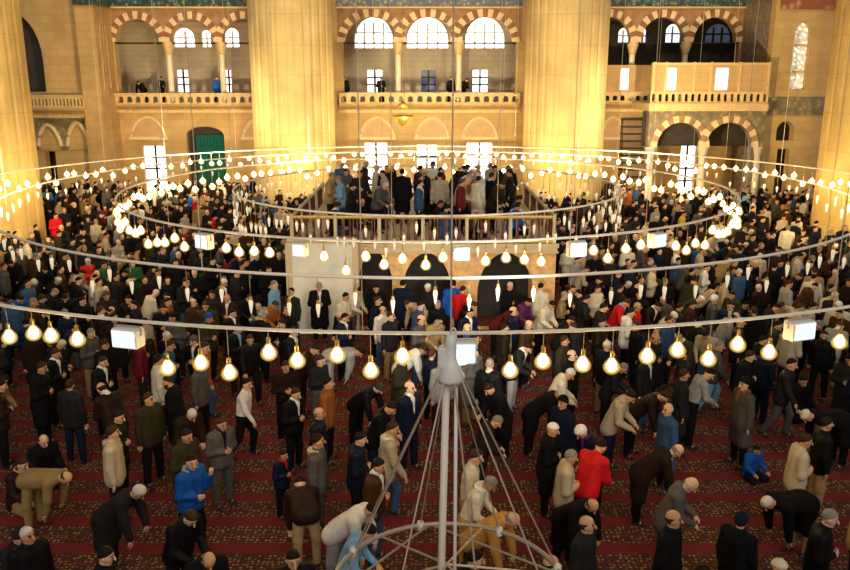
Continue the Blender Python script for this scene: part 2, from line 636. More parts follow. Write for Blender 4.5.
# blind arches over the ground windows
for px, hw, t, u, nm in ((142, 17.5, 117, 137, 'over the window beside the green doorway'), (376, 17, 117.5, 137, 'over the first middle window'),
                         (432, 16, 118, 137, 'behind the golden bowl'), (481, 17, 117.5, 137, 'over the last middle window'), (255, 16, 119, 137, 'half behind the far pillar'), (617, 12, 117, 137, 'beside the dark stair wall')):
    w = X(px + hw, YB) - X(px, YB)
    zs, rs = Zp(u, YB), Zp(t, YB) - Zp(u, YB)
    tn += 1
    root = empty('trim_%d' % tn, (X(px, YB), YB - 0.02, zs))
    pts = arch(0, w, 0, rs, 16, 0.75)
    bm = bmesh.new()
    tube(bm, [(x, 0, z) for x, z in pts], 0.10, 6)
    box(bm, -w - 0.12, w + 0.12, -0.07, 0.02, -0.16, 0.0)
    build('rim', bm, M['cream'], root)
    build('infill', plate_mesh(pts, [], 0.02), M['infill'], root)
    struct(root, 'pointed blind arch %s' % nm, 'blind arch')

# green curtain in the doorway
bm = bmesh.new()
x0, x1 = X(190, 50.3), X(219, 50.3)
n = 40
for i in range(n):
    for j in (0, 1):
        pass
vs = []
for i in range(n + 1):
    x = x0 + (x1 - x0) * i / n
    y = 50.32 + 0.05 * math.sin(i * 1.3)
    vs.append((bm.verts.new((x, y, 0.1)), bm.verts.new((x, y, Zp(135, 50.3)))))
for a, b in zip(vs, vs[1:]):
    bm.faces.new((a[0], b[0], b[1], a[1]))
o = build('door_curtain', bm, M['green'], smooth=True)
md = o.modifiers.new('thickness', 'SOLIDIFY')
md.thickness = 0.02
tag(o, 'green curtain hanging in the dark arched doorway', 'curtain')
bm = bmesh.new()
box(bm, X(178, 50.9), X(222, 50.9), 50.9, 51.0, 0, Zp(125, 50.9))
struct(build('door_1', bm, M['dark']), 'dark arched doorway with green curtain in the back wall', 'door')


# pierced balustrades on carved ledges
def balustrade(x0, x1, zt, zb, zl, Y, n, label, deep=0.5, thin=False):
    root = empty('balustrade', ((x0 + x1) / 2, Y, zl))
    w = (x1 - x0) / 2
    st = 2 * w / n
    hs = []
    for i in range(n):
        c = -w + st * (i + 0.5)
        hw = st * (0.24 if thin else 0.29)
        h0, h1 = zb - zl + 0.08, zt - zl - 0.2
        hs.append(opening(c, hw, h0, h1 - hw, hw, n=6))
    bm = plate_mesh(rect(-w, w, zb - zl, zt - zl - 0.1), hs, 0.14)
    build('pierced_panel', bm, M['ledge'], root)
    bm = bmesh.new()
    box(bm, -w, w, -0.06, 0.2, zt - zl - 0.1, zt - zl, bevel=0.02)
    build('top_rail', bm, M['ledge'], root)
    bm = bmesh.new()
    prof = [(-0.10, 1.0), (-0.10, 0.72), (-0.02, 0.5), (0.14, 0.3), (0.22, 0.0)]
    H = zb - zl
    ring = []
    for x in (-w, w):
        ring.append([bm.verts.new((x, y, k * H)) for y, k in prof] + [bm.verts.new((x, deep, 0)), bm.verts.new((x, deep, H))])
    k = len(ring[0])
    for i in range(k):
        bm.faces.new((ring[0][i], ring[1][i], ring[1][(i + 1) % k], ring[0][(i + 1) % k]))
    bm.faces.new(ring[0])
    bm.faces.new(ring[1][::-1])
    build('carved_ledge', bm, M['stone'], root)
    bm = bmesh.new()
    m = n
    box(bm, -w, w, 0.1, 0.3, -0.17, 0.02)
    for i in range(m):                                   # small stalactite corbels under the ledge
        c = -w + 2 * w * (i + 0.5) / m
        box(bm, c - st * 0.3, c + st * 0.3, 0.0, 0.2, -0.16, 0.02)
    build('corbel_row', bm, M['ledge'], root)
    return tag(root, label, 'balustrade')


balustrade(X(338, 49.6), X(521, 49.6), Zp(92.5, 49.6), Zp(103.5, 49.6), Zp(110, 49.6), 49.6, 19, 'pierced stone balustrade of the middle gallery between the far pillars', 0.38)
balustrade(X(104, 49.6), X(262, 49.6), Zp(93, 49.6), Zp(104, 49.6), Zp(110, 49.6), 49.6, 18, 'pierced stone balustrade above the green doorway', 0.38)
balustrade(X(590, 49.6), X(652, 49.6), Zp(92, 49.6), Zp(102, 49.6), Zp(109, 49.6), 49.6, 8, 'short pierced balustrade behind the raised box', 0.38)

# raised box (loge) on arches to the right
YL = 45.0
lx0, lx1 = X(653, YL), X(772, YL)
root = empty('raised_box', ((lx0 + lx1) / 2, YL, 0))
cx = (lx0 + lx1) / 2
tag(root, 'raised stone prayer box on striped arches with panelled parapet', 'loge')
ar = [(X(686, YL) - cx, X(686 + 23.5, YL) - X(686, YL)), (X(736, YL) - cx, X(736 + 23.5, YL) - X(736, YL))]
zs, za = Zp(147, YL), Zp(122.5, YL)
hz = [opening(c, hw, 0.01, zs, za - zs) for c, hw in ar]
build('arched_front', plate_mesh(rect(lx0 - cx, lx1 - cx, 0, Zp(111, YL)), hz, 0.5), M['greytile'], root)
for c, hw in ar:
    v = voussoirs('striped_arch', c, hw + .005, zs, za - zs + .005, 0.36, -0.07 if c < 0 else -0.085, 0.3, 15, [M['cream'], M['plaster']], root)
bm = bmesh.new()
box(bm, lx0 - cx - 0.1, lx1 - cx, -0.25, 3.6, Zp(111, YL), Zp(103, YL), bevel=0.04)
build('floor_slab', bm, M['ledge'], root)
st = (lx1 - lx0) / 18
bm = plate_mesh(rect(lx0 - cx, lx1 - cx, Zp(103, YL), Zp(92, YL)), [opening(lx0 - cx + st * (i + .5), st * .26, Zp(101.5, YL), Zp(95.5, YL), st * .26, n=6) for i in range(18)], 0.14)
build('pierced_strip', bm, M['ledge'], root)
pz0, pz1 = Zp(92, YL), Zp(65, YL)
slots = [(672.5, 5.5), (723.5, 6.5)]
bm = plate_mesh(rect(lx0 - cx, lx1 - cx, pz0, pz1), [rect(X(p - h, YL) - cx, X(p + h, YL) - cx, Zp(90, YL), Zp(68, YL)) for p, h in slots], 0.12)
build('parapet_panel', bm, M['stone'], root)
bm = bmesh.new()
for p in (655, 667, 695, 712, 741, 770):
    x = X(p, YL) - cx
    box(bm, x - 0.06, x + 0.06, -0.07, 0.0, pz0, pz1 + 0.16)
box(bm, lx0 - cx, lx1 - cx, -0.05, 0.16, pz1, pz1 + 0.12)
build('parapet_frame', bm, M['ledge'], root)
bm = bmesh.new()
box(bm, lx0 - cx, lx0 - cx + 0.12, 0.12, 3.5, pz0, pz1)
build('side_parapet', bm, M['stone'], root)
for p, h in slots:
    build('lit_slot', plate_mesh(rect(X(p - h, YL) - cx, X(p + h, YL) - cx, Zp(90, YL), Zp(68, YL)), [], 0.03), M['bluelight'], root, loc=(0, 0.08, 0))
for p in (657, 711, 767):
    bm = bmesh.new()
    x = X(p, YL) - cx
    lathe(bm, [(0, 0), (0.3, 0), (0.3, 0.2), (0.22, 0.3), (0.2, zs - 0.5), (0.3, zs - 0.1), (0.32, zs), (0, zs)], 14, cx=x, cy=0.1)
    build('column', bm, M['marble'], root, True)
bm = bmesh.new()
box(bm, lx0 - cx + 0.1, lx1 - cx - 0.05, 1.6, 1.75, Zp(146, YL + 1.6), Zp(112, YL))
build('shade_screen', bm, M['dark'], root)  # added dark sheet standing in for the shade under the raised box
# lit slot of the set-back parapet and the striped masonry stair wall
YS = 49.58
root = empty('parapet_screen', (X(628, YS), YS, Zp(92, YS)))
w0, w1 = X(600, YS) - X(628, YS), X(654, YS) - X(628, YS)
hh = Zp(65, YS) - Zp(92, YS)
sl = rect(X(621.5, YS) - X(628, YS), X(630, YS) - X(628, YS), 0.12, hh - 0.2)
build('panel', plate_mesh(rect(w0, w1, 0, hh), [sl], 0.12), M['stone'], root)
build('lit_slot', plate_mesh(sl, [], 0.03), M['bluelight'], root, loc=(0, 0.08, 0))
tag(root, 'set-back parapet screen with one lit slot beside the raised box', 'parapet')
bm = bmesh.new()
for i in range(12):
    z = i * 0.42
    box(bm, X(630, 48.6), X(652, 48.6), 48.6 + i * 0.06, 49.9, z, z + 0.30, 0)
    box(bm, X(630, 48.6), X(652, 48.6), 48.7 + i * 0.06, 49.9, z + 0.30, z + 0.42, 1)
o = build('stone_stair', bm, [mat('brown stair stone', (0.26, 0.17, 0.09), 0.7, noise=(3, .2)), M['dark']])
tag(o, 'narrow stone stair rising beside the raised box', 'stair')

# ------------------------------------------------------------------ side walls
YW = 48.0
# left: pier, wall with tall dark arch, low tiled arches
xl0, xl1 = X(-420, YW), X(80, YW)
h1 = opening(X(17, YW), X(43, YW) - X(17, YW), Zp(92, YW), Zp(60, YW), Zp(13, YW) - Zp(60, YW))
lo = [opening(X(c, YW), X(c + hw, YW) - X(c, YW), Zp(150, YW), Zp(140, YW), Zp(t, YW) - Zp(140, YW)) for c, hw, t in ((41, 11.5, 125), (70.5, 11, 123))]
dr = rect(X(34, YW), X(45, YW), 0.02, Zp(151.5, YW))
o = plate('wall_left', rect(xl0, xl1, 0, 14), [h1, dr], YW, 0.6, M['stone'])
struct(o, 'ochre stone side wall with a tall dark arch behind the near pillar', 'wall')
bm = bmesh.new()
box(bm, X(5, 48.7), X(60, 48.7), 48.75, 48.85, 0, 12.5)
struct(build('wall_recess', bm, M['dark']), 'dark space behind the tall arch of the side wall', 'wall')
tn += 1
o = plate('trim_%d' % tn, rect(X(26, 47.9), X(82, 47.9), Zp(150, 47.9), Zp(114, 47.9)), lo, YW - 0.08, 0.075, M['greytile'])
struct(o, 'grey patterned tile field around two blind arches', 'tile panel')
for (c, hw, t), nm in zip(((41, 11.5, 125), (70.5, 11, 123)), ('nearer the pillar', 'nearer the pier')):
    tn += 1
    bm = bmesh.new()
    tube(bm, [(x, YW - 0.1, z) for x, z in arch(X(c, YW), X(c + hw, YW) - X(c, YW), Zp(146, YW), Zp(t, YW) - Zp(146, YW), 14, 0.8)], 0.13, 6)
    struct(build('trim_%d' % tn, bm, M['cream']), 'pale pointed arch rim in the tile field, %s' % nm, 'arch')
balustrade(X(22, 47.4), X(79, 47.4), Zp(95, 47.4), Zp(107.5, 47.4), Zp(115, 47.4), 47.4, 16, 'pierced balustrade with thin slots beside the near pillar', 0.58, True)
bm = bmesh.new()
box(bm, X(79, 47.5), X(98, 47.5), 47.5, 50.0, 0, 14)
o = build('wall_pier', bm, M['stone'])
struct(o, 'projecting ochre pier between the side wall and the gallery', 'pier')
tn += 1
nz0, nz1 = Zp(90, 48.5), Zp(34, 48.5)
bm = plate_mesh(opening(0, 0.55, nz0, nz1, 0.9, 0.9), [opening(0, 0.4, nz0 + 0.1, nz1, 0.7, 0.9)], 0.06)
o = struct(build('trim_%d' % tn, bm, M['stone'], loc=(X(98, 47.5) + 0.06, 48.6, 0)), 'tall slim niche frame on the flank of the pier', 'niche')
o.rotation_euler = (0, 0, PI / 2)
tn += 1
bm = bmesh.new()
box(bm, X(78, 47.4), X(98, 47.4) + 0.1, 47.3, 49.7, Zp(5, 47.4), 14.0)
struct(build('trim_%d' % tn, bm, M['tile']), 'dark tiled frieze over the projecting pier', 'frieze')

# right: buttress wall with stained window
YR = 45.5
xr0, xr1 = X(771, YR), X(1270, YR)
wh = opening(X(800.5, YR), 0.42, Zp(89, YR), Zp(34, YR), Zp(22, YR) - Zp(34, YR), 0.9)
ah = opening(X(793, YR), X(802, YR) - X(793, YR), Zp(141, YR), Zp(130, YR), Zp(121, YR) - Zp(130, YR), 0.9)
dh = rect(X(787, YR), X(800, YR), 0.02, Zp(149, YR))
o = plate('wall_right', rect(xr0, xr1, 0, 14), [wh, ah, dh], YR, 0.6, M['stone'])
struct(o, 'ochre stone wall with the tall stained window beside the near pillar', 'wall')
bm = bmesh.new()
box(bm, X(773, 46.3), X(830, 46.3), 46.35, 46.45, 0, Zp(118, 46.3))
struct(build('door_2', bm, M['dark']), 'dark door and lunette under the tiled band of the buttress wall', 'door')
bm = bmesh.new()
box(bm, xr0, xr0 + 0.5, 46.1, 50, 0, 14)
struct(build('wall_return', bm, M['greytile']), 'tiled return wall beside the raised box', 'wall')
nm_g = bpy.data.materials.new('stained window glass')
nm_g.use_nodes = True
nt = nm_g.node_tree
b = nt.nodes['Principled BSDF']
v = nt.nodes.new('ShaderNodeTexVoronoi')
v.inputs['Scale'].default_value = 3.6
v.feature = 'DISTANCE_TO_EDGE'
tc = nt.nodes.new('ShaderNodeTexCoord')
nt.links.new(tc.outputs['Object'], v.inputs['Vector'])
cr = nt.nodes.new('ShaderNodeValToRGB')
cr.color_ramp.elements[0].position = 0.07
cr.color_ramp.elements[0].color = (0.12, 0.09, 0.04, 1)
cr.color_ramp.elements[1].position = 0.2
cr.color_ramp.elements[1].color = (0.85, 0.9, 0.75, 1)
nt.links.new(v.outputs['Distance'], cr.inputs['Fac'])
nt.links.new(cr.outputs['Color'], b.inputs['Emission Color'])
b.inputs['Emission Strength'].default_value = 0.75
root = empty('window_%d' % (wn + 1), (X(800.5, YR), YR + 0.35, Zp(89, YR)))
struct(root, 'tall slim stained glass window in the buttress wall', 'window')
z0 = Zp(89, YR)
build('stained_pane', plate_mesh([(x - X(800.5, YR), z - z0) for x, z in wh], [], 0.03), nm_g, root)
bm = bmesh.new()
for py in (45, 72):
    box(bm, -0.42, 0.42, -0.06, -0.01, Zp(py, YR) - z0 - 0.06, Zp(py, YR) - z0 + 0.06)
build('glazing_bar', bm, M['ledge'], root)
tn += 1
bm = bmesh.new()
box(bm, X(771, YR), X(838, YR), YR - 0.1, YR - 0.001, Zp(115, YR), Zp(97, YR))
struct(build('trim_%d' % tn, bm, M['greytile']), 'patterned tile band across the buttress wall', 'tile band')
tn += 1
bm = bmesh.new()
box(bm, X(775, YR), X(850, YR), YR - 0.1, YR - 0.001, Zp(9, YR), 13.9)
struct(build('trim_%d' % tn, bm, M['redtile']), 'reddish floral frieze over the stained window', 'frieze')


# ------------------------------------------------------------------ pillars
def pillar(x, y, r, label, flutes=28):
    bm = bmesh.new()
    prof = []
    for k in range(flutes * 4):
        a = 2 * PI * k / (flutes * 4)
        rr = r if k % 4 else r - 0.035
        prof.append((x + rr * math.cos(a), y + rr * math.sin(a)))
    lo_ = [bm.verts.new((px, py, 0)) for px, py in prof]
    hi_ = [bm.verts.new((px, py, 14.5)) for px, py in prof]
    n = len(prof)
    for k in range(n):
        bm.faces.new((lo_[k], lo_[(k + 1) % n], hi_[(k + 1) % n], hi_[k]))
    bm.faces.new(lo_[::-1])
    bm.faces.new(hi_)
    return struct(build('pillar', bm, M['pillar']), label, 'pillar')


PIL = []
for a, b, Y, nm in ((250.5, 333, 45.2, 'huge pale fluted stone pillar between the green doorway and the middle bay'),
                    (525.5, 607, 45.2, 'huge pale fluted stone pillar between the middle bay and the raised box')):
    xa, xb = at(a, 60, Y)[0], at(b, 60, Y)[0]
    PIL.append(((xa + xb) / 2, Y, (xb - xa) / 2))
    pillar(*PIL[-1], nm)
for px, s, nm in ((25, -1, 'huge yellow lit pillar at the edge beside the tall dark arch'), (831, 1, 'huge yellow lit pillar at the edge beside the stained window')):
    xe = at(px, 112, 33.5)[0]
    PIL.append((xe + s * 2.9, 33.5, 2.9))
    pillar(*PIL[-1], nm)

# ------------------------------------------------------------------ platform in the middle of the hall
YP0, YP1, ZD = 23.4, 31.0, 2.62
pxa, pxb = X(289, YP0, 250), X(557, YP0, 250)
pc = (pxa + pxb) / 2
ptint = mat('painted orange spandrel', (0.85, 0.50, 0.20), 0.6, noise=(5, 0.3))
wood = mat('dark red wooden baluster', (0.14, 0.035, 0.02), 0.5, noise=(6, 0.2))
beam = mat('cream painted beam', (0.72, 0.58, 0.36), 0.6, noise=(3, 0.1))
gold = mat('gilded rail', (0.75, 0.48, 0.12), 0.4, 0.4)
plat = empty('prayer_platform', (pc, (YP0 + YP1) / 2, 0))
tag(plat, 'square raised platform on low arches in the middle of the crowd', 'platform')
pw, pd = (pxb - pxa) / 2, (YP1 - YP0) / 2
ahs = []
for c, hw, t in ((375.5, 18.5, 252), (427, 25, 253), (505, 28, 253)):
    x = X(c, YP0, 300) - pc
    w = X(c + hw, YP0, 300) - X(c, YP0, 300)
    ahs.append(opening(x, w, 0.01, 1.05, at(425, t, YP0)[1] - 1.05))
build('arched_front', plate_mesh(rect(-pw + 0.02, pw - 0.02, 0, ZD - 0.25), ahs, 0.3), ptint, plat, loc=(0, -pd, 0))
bm = plate_mesh(rect(-pw + 0.02, pw - 0.02, 0, ZD - 0.25), [opening(x, 1.0, 0.01, 1.05, 1.0) for x in (-2.4, 0, 2.4)], 0.3)
build('arched_back', bm, ptint, plat, loc=(0, pd - 0.3, 0))
for s, nm in ((-1, 'arched_side'), (1, 'arched_side')):
    bm = plate_mesh(rect(-pd + 0.31, pd - 0.31, 0, ZD - 0.25), [opening(x, 1.0, 0.01, 1.05, 1.0) for x in (-2.2, 0, 2.2)], 0.3)
    q = build(nm, bm, ptint, plat, loc=(s * (pw - 0.02) + (0.0 if s > 0 else 0.3), 0, 0))
    q.rotation_euler = (0, 0, PI / 2)
bm = bmesh.new()
box(bm, -pw, pw, -pd - 0.08, pd + 0.08, ZD - 0.25, ZD, bevel=0.02)
build('deck', bm, beam, plat)
bm = bmesh.new()
box(bm, -pw - 0.03, pw + 0.03, -pd - 0.16, -pd - 0.081, ZD - 0.09, ZD + 0.03)
box(bm, -pw - 0.03, pw + 0.03, -pd - 0.13, -pd - 0.081, ZD - 0.26, ZD - 0.2)
build('front_moulding', bm, M['cream'], plat)


def railing(pts, n, nm):
    a, b_ = Vector(pts[0]), Vector(pts[1])
    r_ = empty(nm, (0, 0, 0))
    r_.parent = plat
    bmr = bmesh.new()
    tube(bmr, [a + Vector((0, 0, 0.78)), b_ + Vector((0, 0, 0.78))], 0.055, 6)
    tube(bmr, [a + Vector((0, 0, 0.06)), b_ + Vector((0, 0, 0.06))], 0.04, 6)
    build('rail', bmr, gold if nm == 'front_railing' else beam, r_)
    for i in range(n + 1):
        p = a.lerp(b_, i / n)
        bb = bmesh.new()
        if i % 6 == 0:
            box(bb, p.x - 0.05, p.x + 0.05, p.y - 0.05, p.y + 0.05, ZD, ZD + 0.86)
            build('post', bb, beam, r_)
        else:
            lathe(bb, [(0, ZD + 0.06), (0.025, ZD + 0.06), (0.055, ZD + 0.2), (0.025, ZD + 0.4), (0.045, ZD + 0.6), (0.025, ZD + 0.76), (0, ZD + 0.76)], 6, cx=p.x, cy=p.y)
            build('baluster', bb, wood, r_)


railing([(-pw + 0.1, -pd + 0.06, ZD), (pw - 0.1, -pd + 0.06, ZD)], 36, 'front_railing')
railing([(-pw + 0.08, -pd + 0.2, ZD), (-pw + 0.08, pd - 0.1, ZD)], 24, 'side_railing')
railing([(pw - 0.08, -pd + 0.2, ZD), (pw - 0.08, pd - 0.1, ZD)], 24, 'side_railing')
railing([(-pw + 0.1, pd - 0.06, ZD), (pw - 0.1, pd - 0.06, ZD)], 24, 'back_railing')
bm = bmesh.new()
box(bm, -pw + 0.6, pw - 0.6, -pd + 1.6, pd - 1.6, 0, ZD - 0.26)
build('shade_core', bm, M['dark'], plat)  # added dark block standing in for the shade under the deck
# pale slab in front of the platform
YQ = 22.9
qa, qb = X(290, YQ, 290), X(356, YQ, 290)
root = empty('pale_panel', ((qa + qb) / 2, YQ, 0))
tag(root, 'big pale marble panel standing at the corner of the platform', 'panel')
pmat = mat('pale veined marble', (0.90, 0.88, 0.74), 0.45, noise=(2.2, 0.1))
bm = bmesh.new()
w = (qb - qa) / 2
hq = at(425, 239, YQ)[1]
box(bm, -w, w, 0, 0.22, 0.0, hq - 0.1, bevel=0.02)
build('slab', bm, pmat, root)
bm = bmesh.new()
box(bm, -w - 0.05, w + 0.05, -0.06, 0.26, hq - 0.1, hq, bevel=0.015)
build('cap_moulding', bm, beam, root)
for s in (-1, 1):
    bm = bmesh.new()
    box(bm, s * w - 0.09, s * w + 0.09, -0.04, 0.24, 0.0, hq - 0.11)
    build('edge_strip', bm, beam, root)

# hanging golden bowl lamp before the middle bay
bx, bz = at(403, 116, 41.0)
root = empty('hanging_bowl', (bx, 41.0, bz))
bm = bmesh.new()
lathe(bm, [(0, -0.62), (0.06, -0.58), (0.05, -0.5), (0.2, -0.42), (0.42, -0.2), (0.52, 0.0), (0.5, 0.02), (0.38, -0.17), (0.15, -0.36), (0, -0.38)], 20)
build('bowl', bm, M['gilt'], root, True)
bm = bmesh.new()
for k in range(3):
    a = 2 * PI * k / 3 + 0.4
    tube(bm, [(0.5 * math.cos(a), 0.5 * math.sin(a), 0.0), (0, 0, 0.7)], 0.015, 5)
tube(bm, [(0, 0, 0.7), (0, 0, 9)], 0.015, 5)
build('chain', bm, M['gilt'], root)
bm = bmesh.new()
lathe(bm, [(0, 0.30), (0.1, 0.33), (0.32, 0.52), (0.12, 0.62), (0.06, 0.72), (0, 0.74)], 16)
build('canopy_cap', bm, M['gilt'], root, True)
tag(root, 'golden bowl lamp hanging before the middle bay', 'hanging lamp')

# ------------------------------------------------------------------ lamp rings
RX, RY, RZ = 0.08, 27.2, 3.86
RINGS = dict(outer=16.35, second=13.1, inner=9.8, small=6.34)
rlab = dict(outer='outermost and nearest pale steel lamp ring sweeping across the whole hall', second='second widest steel lamp ring with milky lamps',
            inner='middle steel lamp ring crowded with glowing bulbs', small='smallest steel lamp ring close over the raised platform')
for nm, r in RINGS.items():
    root = empty('lamp_ring', (RX, RY, RZ))
    tag(root, rlab[nm], 'lamp ring', 'concentric lamp rings')
    bm = bmesh.new()
    n = int(r * 12)
    tube(bm, [(r * math.cos(2 * PI * k / n), r * math.sin(2 * PI * k / n), 0) for k in range(n)], {'outer': 0.028, 'second': 0.031, 'inner': 0.03, 'small': 0.03}[nm], 8, True)
    build('ring_tube', bm, M['wire'], root, True)
    m = {'outer': 14, 'second': 12, 'inner': 10, 'small': 8}[nm]
    for k in range(m):
        a = 2 * PI * (k + 0.37) / m
        bm = bmesh.new()
        tube(bm, [(r * math.cos(a), r * math.sin(a), 0), (r * math.cos(a), r * math.sin(a), 14)], 0.008, 5)
        build('suspension_cable', bm, M['cable'], root)


def lamp_meshes():
    d = {}

    def fin(name, bm, m, smooth=True):
        bmesh.ops.recalc_face_normals(bm, faces=bm.faces)
        me = bpy.data.meshes.new(name)
        bm.to_mesh(me)
        bm.free()
        for q in (m if isinstance(m, list) else [m]):
            me.materials.append(q)
        if smooth:
            for p in me.polygons:
                p.use_smooth = True
        return me
    bm = bmesh.new()
    tube(bm, [(0, 0, -1), (0, 0, 0)], 0.008, 5)
    d['cord'] = fin('cord', bm, M['cord'])
    bm = bmesh.new()
    lathe(bm, [(0, 0.0), (0.028, 0.0), (0.034, -0.03), (0.03, -0.07), (0.036, -0.085), (0, -0.085)], 8)
    d['socket'] = fin('socket', bm, M['brass'])
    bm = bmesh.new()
    lathe(bm, [(0, -0.08), (0.036, -0.085), (0.055, -0.11), (0.11, -0.18), (0.13, -0.235), (0.115, -0.295), (0.065, -0.34), (0, -0.355)], 14)  # shell made wide enough to take in the glow around the bulb
    d['bulb'] = fin('bulb', bm, M['haloglass'])
    bm = bmesh.new()
    lathe(bm, [(0, -0.11), (0.035, -0.13), (0.072, -0.2), (0.07, -0.255), (0.04, -0.295), (0, -0.305)], 8)
    d['filament'] = fin('filament', bm, M['filament'])
    bm = bmesh.new()
    lathe(bm, [(0, -0.06), (0.03, -0.06), (0.042, -0.1), (0.042, -0.14), (0.03, -0.23), (0.012, -0.32), (0, -0.33)], 10)
    d['glass'] = fin('glass', bm, M['candle'])
    # far lamps: cord, socket and glass in one mesh, too small to show apart
    for kind in ('lit', 'milky'):
        for L in (0.12, 0.26, 0.4, 0.6, 0.8):
            bm = bmesh.new()
            tube(bm, [(0, 0, -L - 0.1), (0, 0, 0)], 0.01, 4, mi=0)
            if kind == 'lit':
                lathe(bm, [(0, -L - 0.08), (0.055, -L - 0.11), (0.165, -L - 0.23), (0.12, -L - 0.34), (0, -L - 0.39)], 8, 1)  # glass widened to stand in for the bloom of the far bulbs
                lathe(bm, [(0, -L - 0.11), (0.095, -L - 0.21), (0.06, -L - 0.31), (0, -L - 0.34)], 6, 2)
            else:
                lathe(bm, [(0, -L - 0.06), (0.05, -L - 0.11), (0.036, -L - 0.22), (0, -L - 0.32)], 7, 1)
            d[kind, L] = fin('far_lamp', bm, [M['cord'], M['haloglass'], M['filament']] if kind == 'lit' else [M['cord'], M['candle']])
    return d


LM = lamp_meshes()


def ordinal(n):
    small = ['', 'first', 'second', 'third', 'fourth', 'fifth', 'sixth', 'seventh', 'eighth', 'ninth', 'tenth', 'eleventh', 'twelfth', 'thirteenth',
             'fourteenth', 'fifteenth', 'sixteenth', 'seventeenth', 'eighteenth', 'nineteenth']
    tens = ['', '', 'twenty', 'thirty', 'forty', 'fifty', 'sixty', 'seventy', 'eighty', 'ninety']
    tth = ['', '', 'twentieth', 'thirtieth', 'fortieth', 'fiftieth', 'sixtieth', 'seventieth', 'eightieth', 'ninetieth']
    if n < 20:
        return small[n]
    if n < 100:
        return tth[n // 10] if n % 10 == 0 else tens[n // 10] + '-' + small[n % 10]
    return 'hundred-and-' + ordinal(n - 100)


FLX = {'outer': (127, 462, 801), 'inner': (204, 577, 462, 657, 300)}
lamp_rnd = random.Random(5)
LAMP_PTS = []
for nm, sp, lit in (('outer', 0.50, True), ('second', 0.66, False), ('inner', 0.44, True), ('small', 0.27, False)):
    r = RINGS[nm]
    n = int(2 * PI * r / sp)
    near, far = [], []
    for k in range(n):
        a = 2 * PI * k / n + lamp_rnd.uniform(-.16, .16) * 2 * PI / n
        x, y = RX + r * math.cos(a), RY + r * math.sin(a)
        px, py = to_px(x, y, RZ)
        if not (-6 < px < 856 and py < 570):
            continue
        L = lamp_rnd.choice([0.08, 0.12, 0.18, 0.25, 0.3, 0.42]) if nm != 'small' else lamp_rnd.choice([0.1, 0.25, 0.4, 0.55, 0.75])
        if any((x - q[0]) ** 2 + (y - q[1]) ** 2 < (q[2] + 0.3) ** 2 for q in PIL):
            continue
        if y < RY and any(abs(px - q) < (0.36 if nm == 'outer' else 0.33) * F / y for q in FLX.get(nm, ())):
            continue
        (near if y < RY else far).append((px, x, y, L))
    kind = 'glowing_bulb' if lit else 'pendant_lamp'
    gl_ = 'glowing bulb' if lit else 'milky glass lamp'
    rn = {'outer': 'the nearest lamp ring', 'second': 'the second lamp ring', 'inner': 'the middle lamp ring', 'small': 'the smallest lamp ring'}[nm]
    near.sort()
    for i, (px, x, y, L) in enumerate(near):
        LAMP_PTS.append((x, y))
        root = empty(kind, (x, y, RZ - 0.036))
        c = link('cord', LM['cord'], root)
        c.scale = (1, 1, L)
        link('socket', LM['socket'], root, (0, 0, -L))
        if lit:
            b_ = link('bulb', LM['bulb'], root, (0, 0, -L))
            link('filament', LM['filament'], b_)
        else:
            link('glass', LM['glass'], root, (0, 0, -L))
        tag(root, '%s %s from the left along the near side of %s' % (ordinal(i + 1), gl_, rn), 'lamp', '%ss on %s' % (gl_, rn))
    for px, x, y, L in far:
        q = min((0.12, 0.26, 0.4, 0.6, 0.8), key=lambda v: abs(v - L))
        o = link(kind, LM['lit' if lit else 'milky', q], None, (x, y, RZ - 0.036))
        tag(o, 'tiny %s in the row along the far side of %s' % (gl_, rn), 'lamp', '%ss on the far side of %s' % (gl_, rn))

# white floodlights fixed to the rings
fl = [('outer', 127, 'white floodlight box on the nearest ring among the leftmost bulbs', 0.42, 0.3), ('outer', 462, 'white floodlight box on the nearest ring beside the hub of the small chandelier', 0.40, 0.32),
      ('outer', 801, 'white floodlight box on the nearest ring toward the stained window side', 0.42, 0.3), ('inner', 204, 'white floodlight box on the middle ring before the dark crowd by the side gallery', 0.42, 0.36),
      ('inner', 577, 'white floodlight box on the middle ring past the end of the platform', 0.42, 0.34), ('inner', 462, 'white floodlight box over the platform front near the thin chandelier cable', 0.34, 0.3),
      ('inner', 657, 'white floodlight box on the middle ring near the yellow vested person', 0.42, 0.34), ('inner', 300, 'white floodlight box on the middle ring above the pale marble panel', 0.3, 0.3)]
for rn, px, lab, w, h in fl:
    r = RINGS[rn]
    best = None
    for k in range(2000):
        a = PI + PI * k / 2000
        x, y = RX + r * math.cos(a), RY + r * math.sin(a)
        e = abs(to_px(x, y, RZ)[0] - px)
        if best is None or e < best[0]:
            best = (e, x, y)
    _, x, y = best
    root = empty('floodlight', (x, y - 0.02, RZ - 0.03), math.atan2(y - RY, x - RX) + PI / 2)
    tag(root, lab, 'floodlight', 'floodlights on the lamp rings')
    bm = bmesh.new()
    box(bm, -w / 2, w / 2, -0.12, 0.12, -h - 0.07, -0.07, bevel=0.02)
    build('housing', bm, M['white'], root)
    bm = bmesh.new()
    box(bm, -w / 2 + 0.025, w / 2 - 0.025, -0.135, -0.121, -h - 0.045, -0.095)
    build('front_glass', bm, M['lampface'], root)
    bm = bmesh.new()
    tube(bm, [(-w / 2 - 0.012, 0, -h * 0.6), (-w / 2 - 0.012, 0, -0.05), (w / 2 + 0.012, 0, -0.05), (w / 2 + 0.012, 0, -h * 0.6)], 0.014, 6)
    build('mounting_bracket', bm, M['pale'], root)

